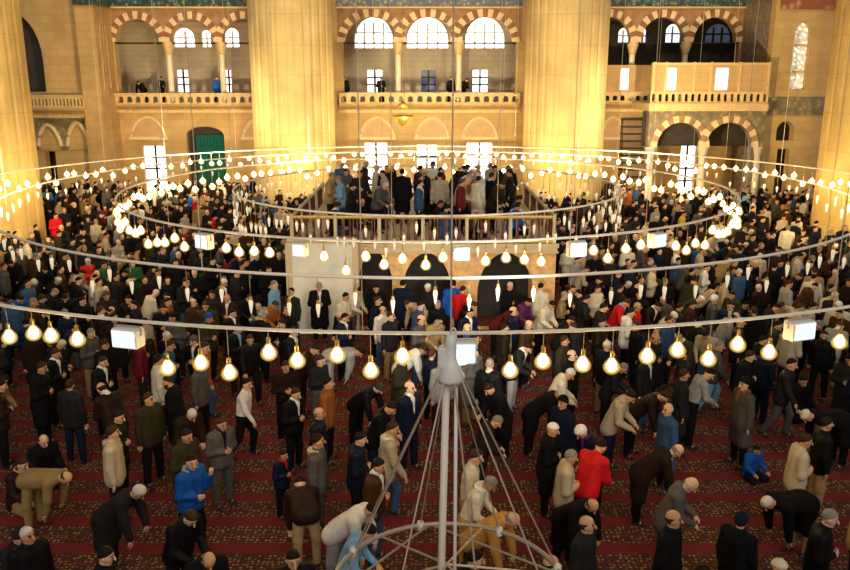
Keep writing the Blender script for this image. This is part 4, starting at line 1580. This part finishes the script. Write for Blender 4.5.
# ------------------------------------------------------------------ who stands where: head positions read from the photo
HAND = [
    # head px, head py, pose, heading, top, colours, hair, gear, extras, label
    (44, 441, 'kneeling', 50, 'coat', 'black', 'black', 'brown', 'fringe', (), 'balding person in black sitting on the carpet near the left edge'),
    (23, 464, 'kneeling', 70, 'jacket', 'darkbrown', 'khaki', 'brown', 'hair', (('scarf', 'tan'),), 'person with tan scarf and khaki trousers sitting near the left edge'),
    (66, 478, 'bent', 75, 'jacket', 'khaki', 'khaki', 'brown', 'fringe', (), 'person in khaki bent low beside two sitting people'),
    (113, 433, 'sides', 100, 'jacket', 'beige', 'navy', 'brown', 'hair', (('hood', 'beige'),), 'person in beige hooded jacket and dark blue trousers before the olive jacket'),
    (149, 399, 'sides', 60, 'jacket', 'olive', 'black', 'brown', 'hair', (), 'brown-haired person in olive jacket standing behind the beige hooded one'),
    (119, 417, 'folded', 80, 'jacket', 'charcoal', 'black', 'dark', 'hair', (), 'dark-haired person just behind the beige hooded jacket'),
    (187, 436, 'folded', 60, 'coat', 'olive', 'black', 'dark', 'hair', (('hood', 'olive'),), 'person in olive coat right behind the bright blue jacket'),
    (192, 462, 'reaching', 60, 'jacket', 'blue', 'black', 'dark', 'hair', (('hood', 'lightgrey'),), 'person in bright blue jacket with pale hood and black trousers'),
    (222, 424, 'folded', 50, 'jacket', 'grey', 'grey', 'brown', 'hair', (('shirt_front', 'navy'),), 'person in open grey jacket beside the bright blue jacket'),
    (209, 561, 'nodding', 30, 'coat', 'black', 'black', 'brown', 'fringe', (), 'person at the bottom edge with only a lit balding head showing'),
    (247, 384, 'walking', 85, 'shirt', 'white', 'black', 'dark', 'hair', (), 'person in white shirt and black trousers walking across the carpet'),
    (284, 455, 'folded', 60, 'jacket', 'navy', 'black', 'dark', 'hair', (('scarf', 'red'),), 'child in navy jacket with red scarf'),
    (318, 441, 'sides', 85, 'jacket', 'grey', 'grey', 'dark', 'hair', (('hood', 'beige'),), 'person in grey jacket with pale hood and grey trousers standing alone'),
    (300, 484, 'bent', 195, 'jacket', 'darkbrown', 'tan', 'dark', 'hair', (), 'person bent far over in big dark brown jacket and tan trousers'),
    (361, 439, 'folded', 90, 'jacket', 'navy', 'black', 'dark', 'hair', (), 'dark-haired person in navy jacket between grey hood and chandelier'),
    (393, 429, 'walking', 95, 'jacket', 'beige', 'denim', 'brown', 'hair', (('hood', 'cream'),), 'person in beige hooded jacket and jeans by the chandelier guy wires'),
    (379, 466, 'folded', 75, 'jacket', 'brown', 'denim', 'dark', 'hair', (('shirt_front', 'white'),), 'person in brown jacket with white collar beside the chandelier guy wires'),
    (372, 510, 'bowing', 70, 'jacket', 'white', 'lightgrey', 'dark', 'hair', (), 'person in white jacket bowing beside the chandelier guy wires'),
    (368, 532, 'nodding', 80, 'shirt', 'skyblue', 'grey', 'dark', 'hair', (), 'dark-haired person in pale blue shirt at bottom edge by chandelier'),
    (476, 457, 'folded', 80, 'shirt', 'cream', 'tan', 'brown', 'hair', (), 'brown-haired person in cream shirt behind the chandelier pole'),
    (490, 484, 'nodding', 70, 'shirt', 'cream', 'amber', 'grey', 'hair', (('scarf', 'white'),), 'grey-haired person in cream shirt with white scarf behind chandelier wires'),
    (512, 520, 'bowing', 60, 'jacket', 'amber', 'darkbrown', 'grey', 'fringe', (), 'balding person in amber yellow jacket bowing over the chandelier ring'),
    (553, 430, 'folded', 80, 'coat', 'black', 'black', 'white', 'skull_cap', (), 'person in black coat and white cap beside the red jacket group'),
    (581, 432, 'nodding', -60, 'jacket', 'navy', 'black', 'white', 'knit_cap', (('scarf', 'purple'),), 'person in white knit cap and purple scarf above the red jacket'),
    (571, 457, 'folded', 85, 'jacket', 'beige', 'black', 'grey', 'hair', (), 'grey-haired person in beige jacket next to the red jacket'),
    (601, 447, 'nodding', 130, 'jacket', 'red', 'navy', 'dark', 'hair', (), 'person in bright red jacket next to the grey-haired beige jacket on the carpet'),
    (592, 506, 'bowing', 30, 'coat', 'black', 'black', 'brown', 'fringe', (), 'balding person in black coat bowing below the red jacket'),
    (677, 451, 'bowing', 80, 'coat', 'darkbrown', 'black', 'grey', 'fringe', (), 'balding person in long dark brown coat bowing behind the grey-brown jacket'),
    (691, 485, 'nodding', 70, 'jacket', 'grey', 'black', 'white', 'fringe', (), 'bald person in grey jacket and black trousers looking down'),
    (768, 503, 'bent', -70, 'coat', 'black', 'khaki', 'white', 'hair', (), 'white-haired person in black coat bent double near lower right'),
    (806, 441, 'folded', 80, 'jacket', 'beige', 'black', 'brown', 'hair', (), 'brown-haired person in beige waistcoat by the tan trousers'),
    (827, 424, 'sides', 80, 'jacket', 'black', 'tan', 'dark', 'hair', (), 'person in black jacket and tan trousers near the right edge'),
    (757, 450, 'kneeling', 20, 'jacket', 'blue', 'navy', 'dark', 'hair', (), 'child in blue jacket sitting on the carpet'),
    (744, 384, 'sides', -80, 'coat', 'grey', 'black', 'black', 'knit_cap', (('scarf', 'rust'),), 'person in grey coat, black knit cap and rust scarf'),
    (664, 396, 'bowing', 60, 'jacket', 'darkbrown', 'black', 'brown', 'hair', (), 'brown-haired person in dark jacket bowing below the right bulbs'),
    (684, 375, 'sides', 80, 'coat', 'charcoal', 'black', 'brown', 'hair', (), 'person in charcoal coat standing beside the pale grey shirt'),
    (710, 374, 'nodding', 90, 'shirt', 'lightgrey', 'black', 'dark', 'hair', (), 'person in pale grey shirt and black trousers head lowered'),
    (803, 381, 'kneeling', 10, 'coat', 'black', 'black', 'dark', 'hair', (), 'person in black coat sitting facing the viewer near right edge'),
    (807, 416, 'bent', -80, 'coat', 'black', 'black', 'cream', 'skull_cap', (), 'person in cream cap and black coat bent low near right edge'),
    (720, 346, 'walking', 80, 'jacket', 'grey', 'skyblue', 'grey', 'hair', (), 'grey-haired person in light blue jeans behind the right bulbs'),
    (656, 339, 'folded', 40, 'coat', 'charcoal', 'black', 'brown', 'fringe', (), 'balding person in charcoal coat facing out below the nearest ring'),
    (782, 306, 'bowing', -60, 'coat', 'beige', 'khaki', 'brown', 'hair', (), 'person in beige coat bowing by the floodlight near right edge'),
    (410, 388, 'sides', 50, 'jacket', 'navy', 'navy', 'brown', 'fringe', (('shirt_front', 'white'),), 'person in navy suit with white shirt beside the chandelier hub'),
    (528, 348, 'nodding', 70, 'jacket', 'charcoal', 'lightgrey', 'dark', 'hair', (('shirt_front', 'white'),), 'person in charcoal jacket with white collar and pale trousers head lowered'),
    (561, 394, 'bowing', 70, 'coat', 'black', 'black', 'white', 'hair', (), 'white-haired person in black coat bowing near the middle'),
    (570, 374, 'nodding', 80, 'jacket', 'cream', 'black', 'white', 'hair', (), 'white-haired person in cream jacket behind the bowing black coat'),
    (489, 389, 'nodding', -60, 'coat', 'black', 'black', 'dark', 'hair', (), 'person in black coat head lowered just past the chandelier hub'),
    (424, 350, 'bowing', 90, 'jacket', 'white', 'lightgrey', 'brown', 'hair', (), 'person in white jacket bowing behind the nearest bulbs'),
    (529, 325, 'folded', 60, 'jacket', 'brown', 'black', 'grey', 'fringe', (), 'balding person in brown jacket directly above the charcoal white-collared one'),
    (470, 313, 'folded', 40, 'jacket', 'navy', 'black', 'dark', 'hair', (('shirt_front', 'white'),), 'dark-haired person in navy suit with white shirt before the arches'),
    (360, 352, 'bent', 85, 'jacket', 'lightgrey', 'lightgrey', 'dark', 'hair', (), 'person all in pale grey bent double below the pale panel'),
    (328, 383, 'sides', 85, 'jacket', 'rust', 'black', 'dark', 'hair', (), 'person in rust brown jacket and black trousers behind the navy jackets'),
    (296, 394, 'folded', 60, 'jacket', 'black', 'black', 'brown', 'hair', (('shirt_front', 'white'),), 'person in black jacket with white collar beside the rust jacket'),
    (391, 408, 'nodding', 80, 'jacket', 'black', 'navy', 'dark', 'hair', (), 'dark-haired person in black jacket head lowered, beside the navy suit'),
    (379, 388, 'bowing', 60, 'jacket', 'black', 'black', 'olive', 'knit_cap', (), 'person in olive knit cap bowing beside the navy suit'),
    (205, 348, 'walking', 85, 'jacket', 'rust', 'denim', 'brown', 'hair', (), 'person in rust jacket and blue jeans walking'),
    (209, 318, 'folded', 60, 'jacket', 'olive', 'black', 'blue', 'knit_cap', (), 'person in blue knit cap and olive jacket by the nearest ring'),
    (319, 279, 'folded', 15, 'coat', 'black', 'black', 'grey', 'hair', (('shirt_front', 'white'),), 'person in long black coat and white shirt standing before the pale panel'),
    (346, 297, 'folded', 60, 'shirt', 'cream', 'black', 'dark', 'hair', (), 'dark-haired person in cream shirt before the pale panel'),
    (360, 291, 'nodding', 60, 'jacket', 'cream', 'grey', 'dark', 'hair', (), 'person in cream jacket head lowered at the edge of the pale panel'),
    (345, 318, 'folded', 70, 'jacket', 'navy', 'navy', 'dark', 'hair', (('shirt_front', 'white'),), 'person in navy jacket with white collar below the pale panel'),
    (408, 304, 'bowing', -60, 'jacket', 'beige', 'tan', 'brown', 'hair', (), 'person in beige jacket bowing before the first arch'),
    (103, 362, 'folded', 80, 'jacket', 'black', 'black', 'brown', 'hair', (('shirt_front', 'white'),), 'person in black suit with white shirt, left by the bulbs'),
    (70, 385, 'sides', 165, 'jacket', 'charcoal', 'navy', 'brown', 'hair', (), 'person in charcoal jacket seen from behind near the left edge'),
    (56, 354, 'folded', 85, 'jacket', 'black', 'black', 'brown', 'hair', (('shirt_front', 'white'),), 'person in black jacket with white collar near the left edge bulbs'),
    (192, 415, 'nodding', 45, 'coat', 'darkbrown', 'black', 'white', 'hair', (), 'white-haired person in dark brown coat behind the olive coat'),
    (376, 268, 'folded', 10, 'coat', 'black', 'black', 'dark', 'hair', (), 'tall person in black coat standing in the first dark arch'),
    (403, 272, 'sides', 150, 'coat', 'navy', 'black', 'dark', 'hair', (), 'person in navy coat seen from behind at the middle arch'),
    (428, 279, 'sides', 120, 'coat', 'charcoal', 'black', 'white', 'skull_cap', (), 'person in charcoal coat and white cap before the middle arch'),
    (453, 274, 'sides', 185, 'jacket', 'blue', 'black', 'dark', 'hair', (), 'person in bright blue jacket seen from behind before the arches'),
    (463, 290, 'folded', 150, 'jacket', 'red', 'navy', 'brown', 'hair', (), 'person in red jacket before the platform arches'),
    (529, 302, 'nodding', 50, 'jacket', 'purple', 'black', 'dark', 'hair', (), 'person in purple jacket before the last arch'),
    (516, 312, 'bowing', 60, 'jacket', 'maroon', 'black', 'brown', 'hair', (), 'person in maroon jacket bowing before the last arch'),
    (541, 280, 'folded', 150, 'jacket', 'cream', 'tan', 'dark', 'hair', (), 'person in cream jacket at the end of the platform front'),
    (552, 305, 'nodding', 50, 'jacket', 'cream', 'black', 'dark', 'hair', (), 'person in cream jacket head lowered near the platform end'),
    (88, 262, 'folded', 60, 'jacket', 'red', 'black', 'white', 'skull_cap', (), 'person in red jacket and white cap in the crowd near the left pillar'),
    (56, 216, 'folded', 60, 'jacket', 'red', 'black', 'brown', 'hair', (), 'person in red jacket close to the near left pillar'),
    (84, 199, 'sides', 160, 'jacket', 'khaki', 'black', 'brown', 'hair', (), 'person in khaki jacket seen from behind near the left pillar'),
    (96, 222, 'sides', 160, 'jacket', 'beige', 'black', 'grey', 'hair', (), 'grey-haired person in beige jacket seen from behind near the left pillar'),
    (684, 214, 'folded', 60, 'jacket', 'yellow', 'green', 'dark', 'hair', (), 'person in bright yellow vest beyond the middle ring'),
    (765, 208, 'sides', 170, 'coat', 'beige', 'khaki', 'brown', 'hair', (), 'person in beige coat seen from behind near the right pillar'),
    (751, 232, 'bowing', 70, 'jacket', 'lightgrey', 'black', 'white', 'hair', (), 'white-haired person in pale jacket right of the middle ring'),
    (788, 228, 'sides', 150, 'jacket', 'cream', 'black', 'grey', 'hair', (), 'grey-haired person in cream jacket close to the right pillar'),
    (729, 262, 'bowing', 120, 'coat', 'khaki', 'khaki', 'cream', 'skull_cap', (), 'person in khaki coat and cream cap in the right crowd'),
    (104, 265, 'folded', 70, 'jacket', 'green', 'black', 'dark', 'hair', (), 'person in green jacket beside the red jacket and white cap'),
    (186, 282, 'folded', 70, 'jacket', 'charcoal', 'denim', 'brown', 'hair', (), 'person in charcoal jacket and jeans before the second ring'),
    (224, 283, 'folded', 60, 'jacket', 'navy', 'black', 'white', 'skull_cap', (('shirt_front', 'white'),), 'person in navy suit, white shirt and white cap left of the panel'),
    (34, 283, 'bowing', 60, 'coat', 'darkbrown', 'black', 'cream', 'knit_cap', (), 'person in brown coat and cream knit cap bowing near the left edge'),
    (275, 305, 'nodding', 60, 'jacket', 'rust', 'black', 'brown', 'hair', (), 'person in rust jacket head lowered beside the pale panel'),
    (700, 300, 'bowing', 80, 'jacket', 'charcoal', 'black', 'white', 'skull_cap', (), 'person in charcoal jacket and white cap bowing in the right crowd'),
]
TOPW = dict(black=30, charcoal=20, navy=12, darkbrown=11, grey=7, olive=4, brown=5, beige=5, cream=4, white=3, denim=2, maroon=1, rust=1.2, lightgrey=3.5, blue=.7, red=.6, green=.5, skyblue=.6, khaki=3, tan=3.5)
POSEW = dict(folded=26, sides=20, nodding=20, walking=8, bowing=12, reaching=5, kneeling=5, bent=2)
PWORD = dict(folded='hands folded', sides='upright', nodding='head lowered', walking='mid-stride', bowing='bowing', bent='bent double', kneeling='kneeling', reaching='one arm raised')


def pick(d):
    return rnd.choices(list(d), list(d.values()))[0]


def headxy(pose, face, sc):
    J = SKEL.setdefault(pose, skeleton(POSES[pose]))
    a = math.radians(face)
    hx, hy, hz = [float(v) * sc for v in J['head']]
    return hx * math.cos(a) - hy * math.sin(a), hx * math.sin(a) + hy * math.cos(a), hz


TAKEN = []
PEOPLE = []
for px, py, pose, face, top, tc_, trc, hair, gear, extra, lab in HAND:
    sc = 0.72 if lab.startswith('child') else rnd.uniform(.97, 1.05)
    dx, dy, hz = headxy(pose, face, sc)
    hx, hy = at_z(px, py, hz)
    x, y = hx - dx, hy - dy
    if -4.2 < x < 4.1 and 22.3 < y < 31.6:
        x, y = x * 22.2 / y, 22.2
        hx, hy = x + dx, y + dy
    TAKEN.append((x, y, pose))
    TAKEN.append((hx, hy, pose))
    TAKEN.append(((x + hx) / 2, (y + hy) / 2, pose))
    o = place_person(x, y, 0, pose, face, top, tc_, trc, hair, gear, extra, sc)
    tag(o, lab, 'person', 'worshippers on the carpet')


def random_look():
    pose, top = pick(POSEW), rnd.choices(['jacket', 'coat', 'shirt'], [62, 26, 12])[0]
    tc_ = pick(TOPW)
    trc = rnd.choices(['black', 'charcoal', 'navy', 'denim', 'grey', 'khaki', 'darkbrown'], [40, 18, 14, 10, 7, 4, 7])[0]
    gear = rnd.choices(['hair', 'fringe', 'skull_cap', 'knit_cap'], [68, 13, 7, 12])[0]
    if gear in ('hair', 'fringe'):
        hair = rnd.choices(['dark', 'brown', 'grey', 'white'], [52, 22, 18, 8])[0]
    else:
        hair = rnd.choice(['white', 'cream']) if gear == 'skull_cap' else rnd.choice(['black', 'charcoal', 'navy', 'olive', 'white', 'grey'])
    ex = []
    if top == 'jacket' and rnd.random() < .22:
        ex.append(('shirt_front', rnd.choice(['white', 'white', 'cream', 'skyblue'])))
    elif top == 'jacket' and rnd.random() < .2:
        ex.append(('hood', tc_))
    if gear != 'fringe' and rnd.random() < .08:
        ex.append(('beard', hair if hair in HCOL else 'dark'))
    face = rnd.choices([rnd.gauss(80, 30), rnd.gauss(10, 50), rnd.gauss(-80, 30), rnd.uniform(0, 360)], [60, 14, 12, 14])[0]
    return pose, face, top, tc_, trc, hair, gear, tuple(ex)


def gear_words(hair, gear):
    if gear == 'hair':
        return hair + '-haired'
    if gear == 'fringe':
        return 'balding'
    return '%s-capped' % hair


def zone(px):
    for lim, w in ((70, 'by the left edge'), (165, 'under the leftmost floodlight'), (285, 'beside the pale panel'), (360, 'before the pale panel'), (455, 'before the first arches'), (555, 'before the last arch'),
                   (645, 'past the platform end'), (760, 'in the right crowd'), (9999, 'by the right edge')):
        if px < lim:
            return w


GAPS = [(20, 500, 75, 600), (722, 430, 792, 505), (205, 395, 280, 600), (325, 350, 392, 600), (490, 372, 556, 600), (45, 440, 110, 600), (120, 470, 175, 600), (610, 470, 650, 600), (700, 420, 735, 600), (395, 440, 470, 600), (500, 440, 545, 600), (0, 330, 40, 430), (215, 480, 300, 600), (330, 450, 360, 520)]
RECTS = [(-4.75, 22.5, 4.65, 32.1), (X(650, YL) - .4, YL - .6, 40, 60), (X(771, YR) - .5, YR - .6, 60, 60), (-60, YW - .7, X(98, 47.5) + .5, 60)]
grid = {}


def free(x, y, dmin):
    gx, gy = int(x / 1.0), int(y / 1.0)
    for i in (-1, 0, 1):
        for j in (-1, 0, 1):
            for a, b in grid.get((gx + i, gy + j), ()):
                if (a - x) ** 2 + (b - y) ** 2 < dmin * dmin:
                    return False
    return True


def put(x, y):
    grid.setdefault((int(x / 1.0), int(y / 1.0)), []).append((x, y))


for x, y, _ in TAKEN:
    put(x, y)
spots = []
tries = 0
while tries < 52000:
    tries += 1
    y = rnd.uniform(8.6, 47.2)
    half = 0.535 * y + (0.8 if y < 13 else 4.0)
    x = rnd.uniform(-half, half)
    if any(a < x < c and b < y < d for a, b, c, d in RECTS):
        continue
    if any((x - q[0]) ** 2 + (y - q[1]) ** 2 < (q[2] + .75) ** 2 for q in PIL):
        continue
    px, py = to_px(x, y, 0.3)
    if 303 < px < 337 and 325 < py < 392 and y < 22.6:
        continue
    if y < 17.5 and any(a < px < c and b < py < d for a, b, c, d in GAPS):
        continue
    dm = .95 if y < 13.5 else .86 if y < 16 else .70 if y < 20 else .64 if y < 30 else .74
    if y > 43 and abs(x) < 21:
        dm = 0.8
    if any((x - a) ** 2 + (y - b) ** 2 < .72 for a, b, _ in TAKEN) or not free(x, y, dm):
        continue
    put(x, y)
    spots.append((y, x))
spots.sort()
N_PEOPLE = 300
N_DECK, N_GAL = 58, 7
n_ground = N_PEOPLE - N_DECK - N_GAL - len(HAND)
in_frame = [q for q in spots if -12 < to_px(q[1], q[0], 1.5)[0] < 862]
near_spots = in_frame[:n_ground]
chosen = set(near_spots)
far_spots = [q for q in spots if q not in chosen]
todo = []
for y, x in near_spots:
    lk = list(random_look())
    if lk[0] in ('bowing', 'bent', 'kneeling', 'reaching', 'walking'):
        a = math.radians(lk[1] - 90)
        for dst in ((.45, .85) if lk[0] != 'kneeling' else (.4,)):
            qx, qy = x + dst * math.cos(a), y + dst * math.sin(a)
            if any((qx - b) ** 2 + (qy - c) ** 2 < .5 and (b, c) != (x, y) for c, b in spots if abs(c - y) < 2) or any((qx - b) ** 2 + (qy - c) ** 2 < .4 for b, c, _ in TAKEN):
                lk[0] = rnd.choice(['folded', 'sides', 'folded', 'nodding'])
    if y < 13.5:
        lk[2] = rnd.choice(['jacket', 'coat'])
        lk[3] = rnd.choice(['black', 'black', 'charcoal', 'darkbrown', 'navy'])
        lk[4] = 'black'
        lk[7] = ()
    sc = rnd.uniform(.94, 1.05)
    o = place_person(x, y, 0, *lk, sc)
    dx, dy, hz = headxy(lk[0], lk[1], sc)
    todo.append((o, to_px(x + dx, y + dy, hz)[0], lk, None))
# on the platform deck
deck = []
while len(deck) < N_DECK - 1:
    x, y = pc + rnd.uniform(-3.1, 3.1), YP0 + .85 + (YP1 - YP0 - 1.45) * rnd.random() ** 1.25
    if all((x - a) ** 2 + (y - b) ** 2 > .64 ** 2 for a, b in deck) and abs(x - at(402, 180, 26.5)[0]) > .5:
        deck.append((x, y))
for x, y in deck:
    lk = list(random_look())
    lk[0] = rnd.choices(['folded', 'sides', 'nodding', 'kneeling'], [26, 20, 20, 34])[0]
    if rnd.random() < .4:
        lk[3] = rnd.choice(['beige', 'tan', 'lightgrey', 'cream', 'grey', 'denim', 'rust', 'white', 'skyblue', 'brown', 'maroon'])
    sc = rnd.uniform(.94, 1.04)
    o = place_person(x, y, ZD + .012, *lk, sc)
    dx, dy, hz = headxy(lk[0], lk[1], sc)
    todo.append((o, to_px(x + dx, y + dy, ZD + hz)[0], lk, 'on the raised platform'))
tag(place_person(at(402, 180, 26.5)[0], 26.5, ZD + .012, 'sides', 170, 'coat', 'black', 'black', 'dark', 'hair', (), 1.06),
    'tall person in black coat standing with back turned on the platform', 'person', 'worshippers on the platform')
# up on the gallery
zg = zrail - 0.1
for px, Y, tcn, pose, lab in ((143, 51.2, 'black', 'bowing', 'person in black leaning in the first side gallery arch'), (217, 51.0, 'blue', 'sides', 'person in blue jacket on the gallery above the green doorway'),
                              (345, 51.1, 'black', 'sides', 'person in black at the first end of the middle gallery'), (381, 52.6, 'charcoal', 'folded', 'person in charcoal before a low window of the middle gallery'),
                              (451, 51.2, 'black', 'sides', 'person in black by the second middle gallery column'), (463, 51.4, 'darkbrown', 'nodding', 'person in dark brown beside the second middle gallery column'),
                              (161, 52.2, 'navy', 'folded', 'person in navy behind the side gallery balustrade')):
    tag(place_person(X(px, Y, 85), Y, zg, pose, rnd.uniform(-60, 60), 'jacket', tcn, 'black', 'dark', 'hair', (), .98), lab, 'person', 'people on the gallery')
# labels that single each one out
seen = {}
for o, px, lk, where in todo:
    pose, face, top, tc_, trc, hair, gear, ex = lk
    w = '%s person in %s %s' % (gear_words(hair, gear), CNAME.get(tc_, tc_), top)
    if any(e == 'beard' for e, _ in ex):
        w = 'bearded ' + w
    w2 = ' %s, %s' % (PWORD[pose], where or zone(px))
    seen.setdefault((w, w2), []).append((px, o, where))
for (w, w2), v in seen.items():
    v.sort(key=lambda q: q[0])
    for i, (px, o, where) in enumerate(v):
        lab = (w + w2) if len(v) == 1 else '%s from the left: %s%s' % (ordinal(i + 1), w, w2)
        tag(o, lab.replace('from the left', 'from left') if len(lab.split()) > 16 else lab, 'person', 'worshippers on the platform' if where else 'worshippers on the carpet')


# the packed crowd farther back, nobody could count it
def crowd_mesh(spots):
    base = {}
    for pose in ('folded', 'sides', 'nodding', 'bowing', 'kneeling'):
        J = SKEL.setdefault(pose, skeleton(POSES[pose]))
        base[pose] = [body_field(J, .034).mesh(), trouser_field(J, .045).mesh(), top_field(J, .045, 'jacket').mesh(), head_gear(J, 'hair', .03)]
    VV, QQ, CC, off = [], [], [], 0
    cr_ = random.Random(3)
    for y, x in spots:
        pose = cr_.choices(list(base), [36, 26, 22, 8, 8])[0]
        a = math.radians(cr_.gauss(70, 45))
        R = rot_z(a) * cr_.uniform(.94, 1.05)
        tcn = cr_.choices(list(TOPW), list(TOPW.values()))[0]
        hcol = HCOL[cr_.choices(['dark', 'brown', 'grey', 'white'], [52, 22, 18, 8])[0]]
        if cr_.random() < .1:
            hcol = COL['cream']
        for (V, Q), c in zip(base[pose], (cr_.choice(SKIN), COL['black'], COL[tcn], hcol)):
            VV.append(V @ R.T + vec(x, y, 0))
            QQ.append(Q + off)
            CC.append(np.tile(np.array((*c, 1), np.float32), (len(V), 1)))
            off += len(V)
    m = mat('crowd clothing and skin', (1, 1, 1), 0.8)
    at_ = m.node_tree.nodes.new('ShaderNodeAttribute')
    at_.attribute_name = 'dye'
    m.node_tree.links.new(at_.outputs['Color'], m.node_tree.nodes['Principled BSDF'].inputs['Base Color'])
    me = to_mesh('crowd', np.concatenate(VV), np.concatenate(QQ), [m])
    ca = me.attributes.new('dye', 'FLOAT_COLOR', 'POINT')
    ca.data.foreach_set('color', np.concatenate(CC).ravel())
    return me


o = link('crowd', crowd_mesh(far_spots))
tag(o, 'densely packed distant crowd standing around and behind the platform', 'crowd', None, 'stuff')

# ------------------------------------------------------------------ light
world = bpy.data.worlds.new('soft ambient fill')  # dim even ambient standing in for daylight; no dome is built
SC.world = world
world.use_nodes = True
bg = world.node_tree.nodes['Background']
bg.inputs['Color'].default_value = (1.0, 0.86, 0.66, 1)
bg.inputs['Strength'].default_value = 0.15


def spot(loc, target, power, size, col, blend=0.6, rad=0.2):
    l = bpy.data.lights.new('added floodlight beam', 'SPOT')
    l.energy = power
    l.spot_size = size
    l.spot_blend = blend
    l.color = col
    l.shadow_soft_size = rad
    o = bpy.data.objects.new('added_floodlight_beam', l)
    C.objects.link(o)
    o.location = loc
    o.rotation_euler = (Vector(target) - Vector(loc)).to_track_quat('-Z', 'Y').to_euler()


l = bpy.data.lights.new('added fill sun', 'SUN')  # soft fill added from behind the viewer to brighten rings, panel and heads
l.energy = 1.15
l.angle = 0.9
l.color = (1.0, 0.92, 0.80)
o = bpy.data.objects.new('fill_sun', l)
C.objects.link(o)
o.rotation_euler = (math.radians(52), 0, math.radians(8))
WARM = (1.0, 0.79, 0.43)
for s in (-1, 1):  # assumed beams, added to light pillars and walls; no floodlight built there
    spot((s * 5.5, 33.5, 4.1), (s * 7.3, 45, 6.5), 4200, 1.25, WARM)
    spot((s * 11.5, 22.5, 4.1), (s * 18, 33.5, 6.0), 4200, 1.3, (1.0, 0.72, 0.28))
    spot((s * 9.0, 36.5, 4.1), (s * 17, 50, 7.0), 5200, 1.5, (1.0, 0.72, 0.4))
spot((0, 37.2, 4.1), (0, 50, 6.0), 5000, 1.5, WARM)  # another assumed beam, added to light the middle of the back wall

spot((0.5, 10.7, 3.5), (-2.4, 22.9, 1.4), 2300, 0.75, (0.95, 0.97, 0.95), 0.8, 0.15)  # added beams from the outer ring floodlight, brightening pale panel and platform front
spot((0.9, 10.7, 3.5), (2.6, 23.4, 1.6), 1700, 0.8, (1.0, 0.92, 0.8), 0.8, 0.15)
SC.view_settings.view_transform = 'Standard'
SC.view_settings.look = 'None'
SC.view_settings.gamma = 1
SC.view_settings.use_curve_mapping = False
SC.view_settings.exposure = 0.0
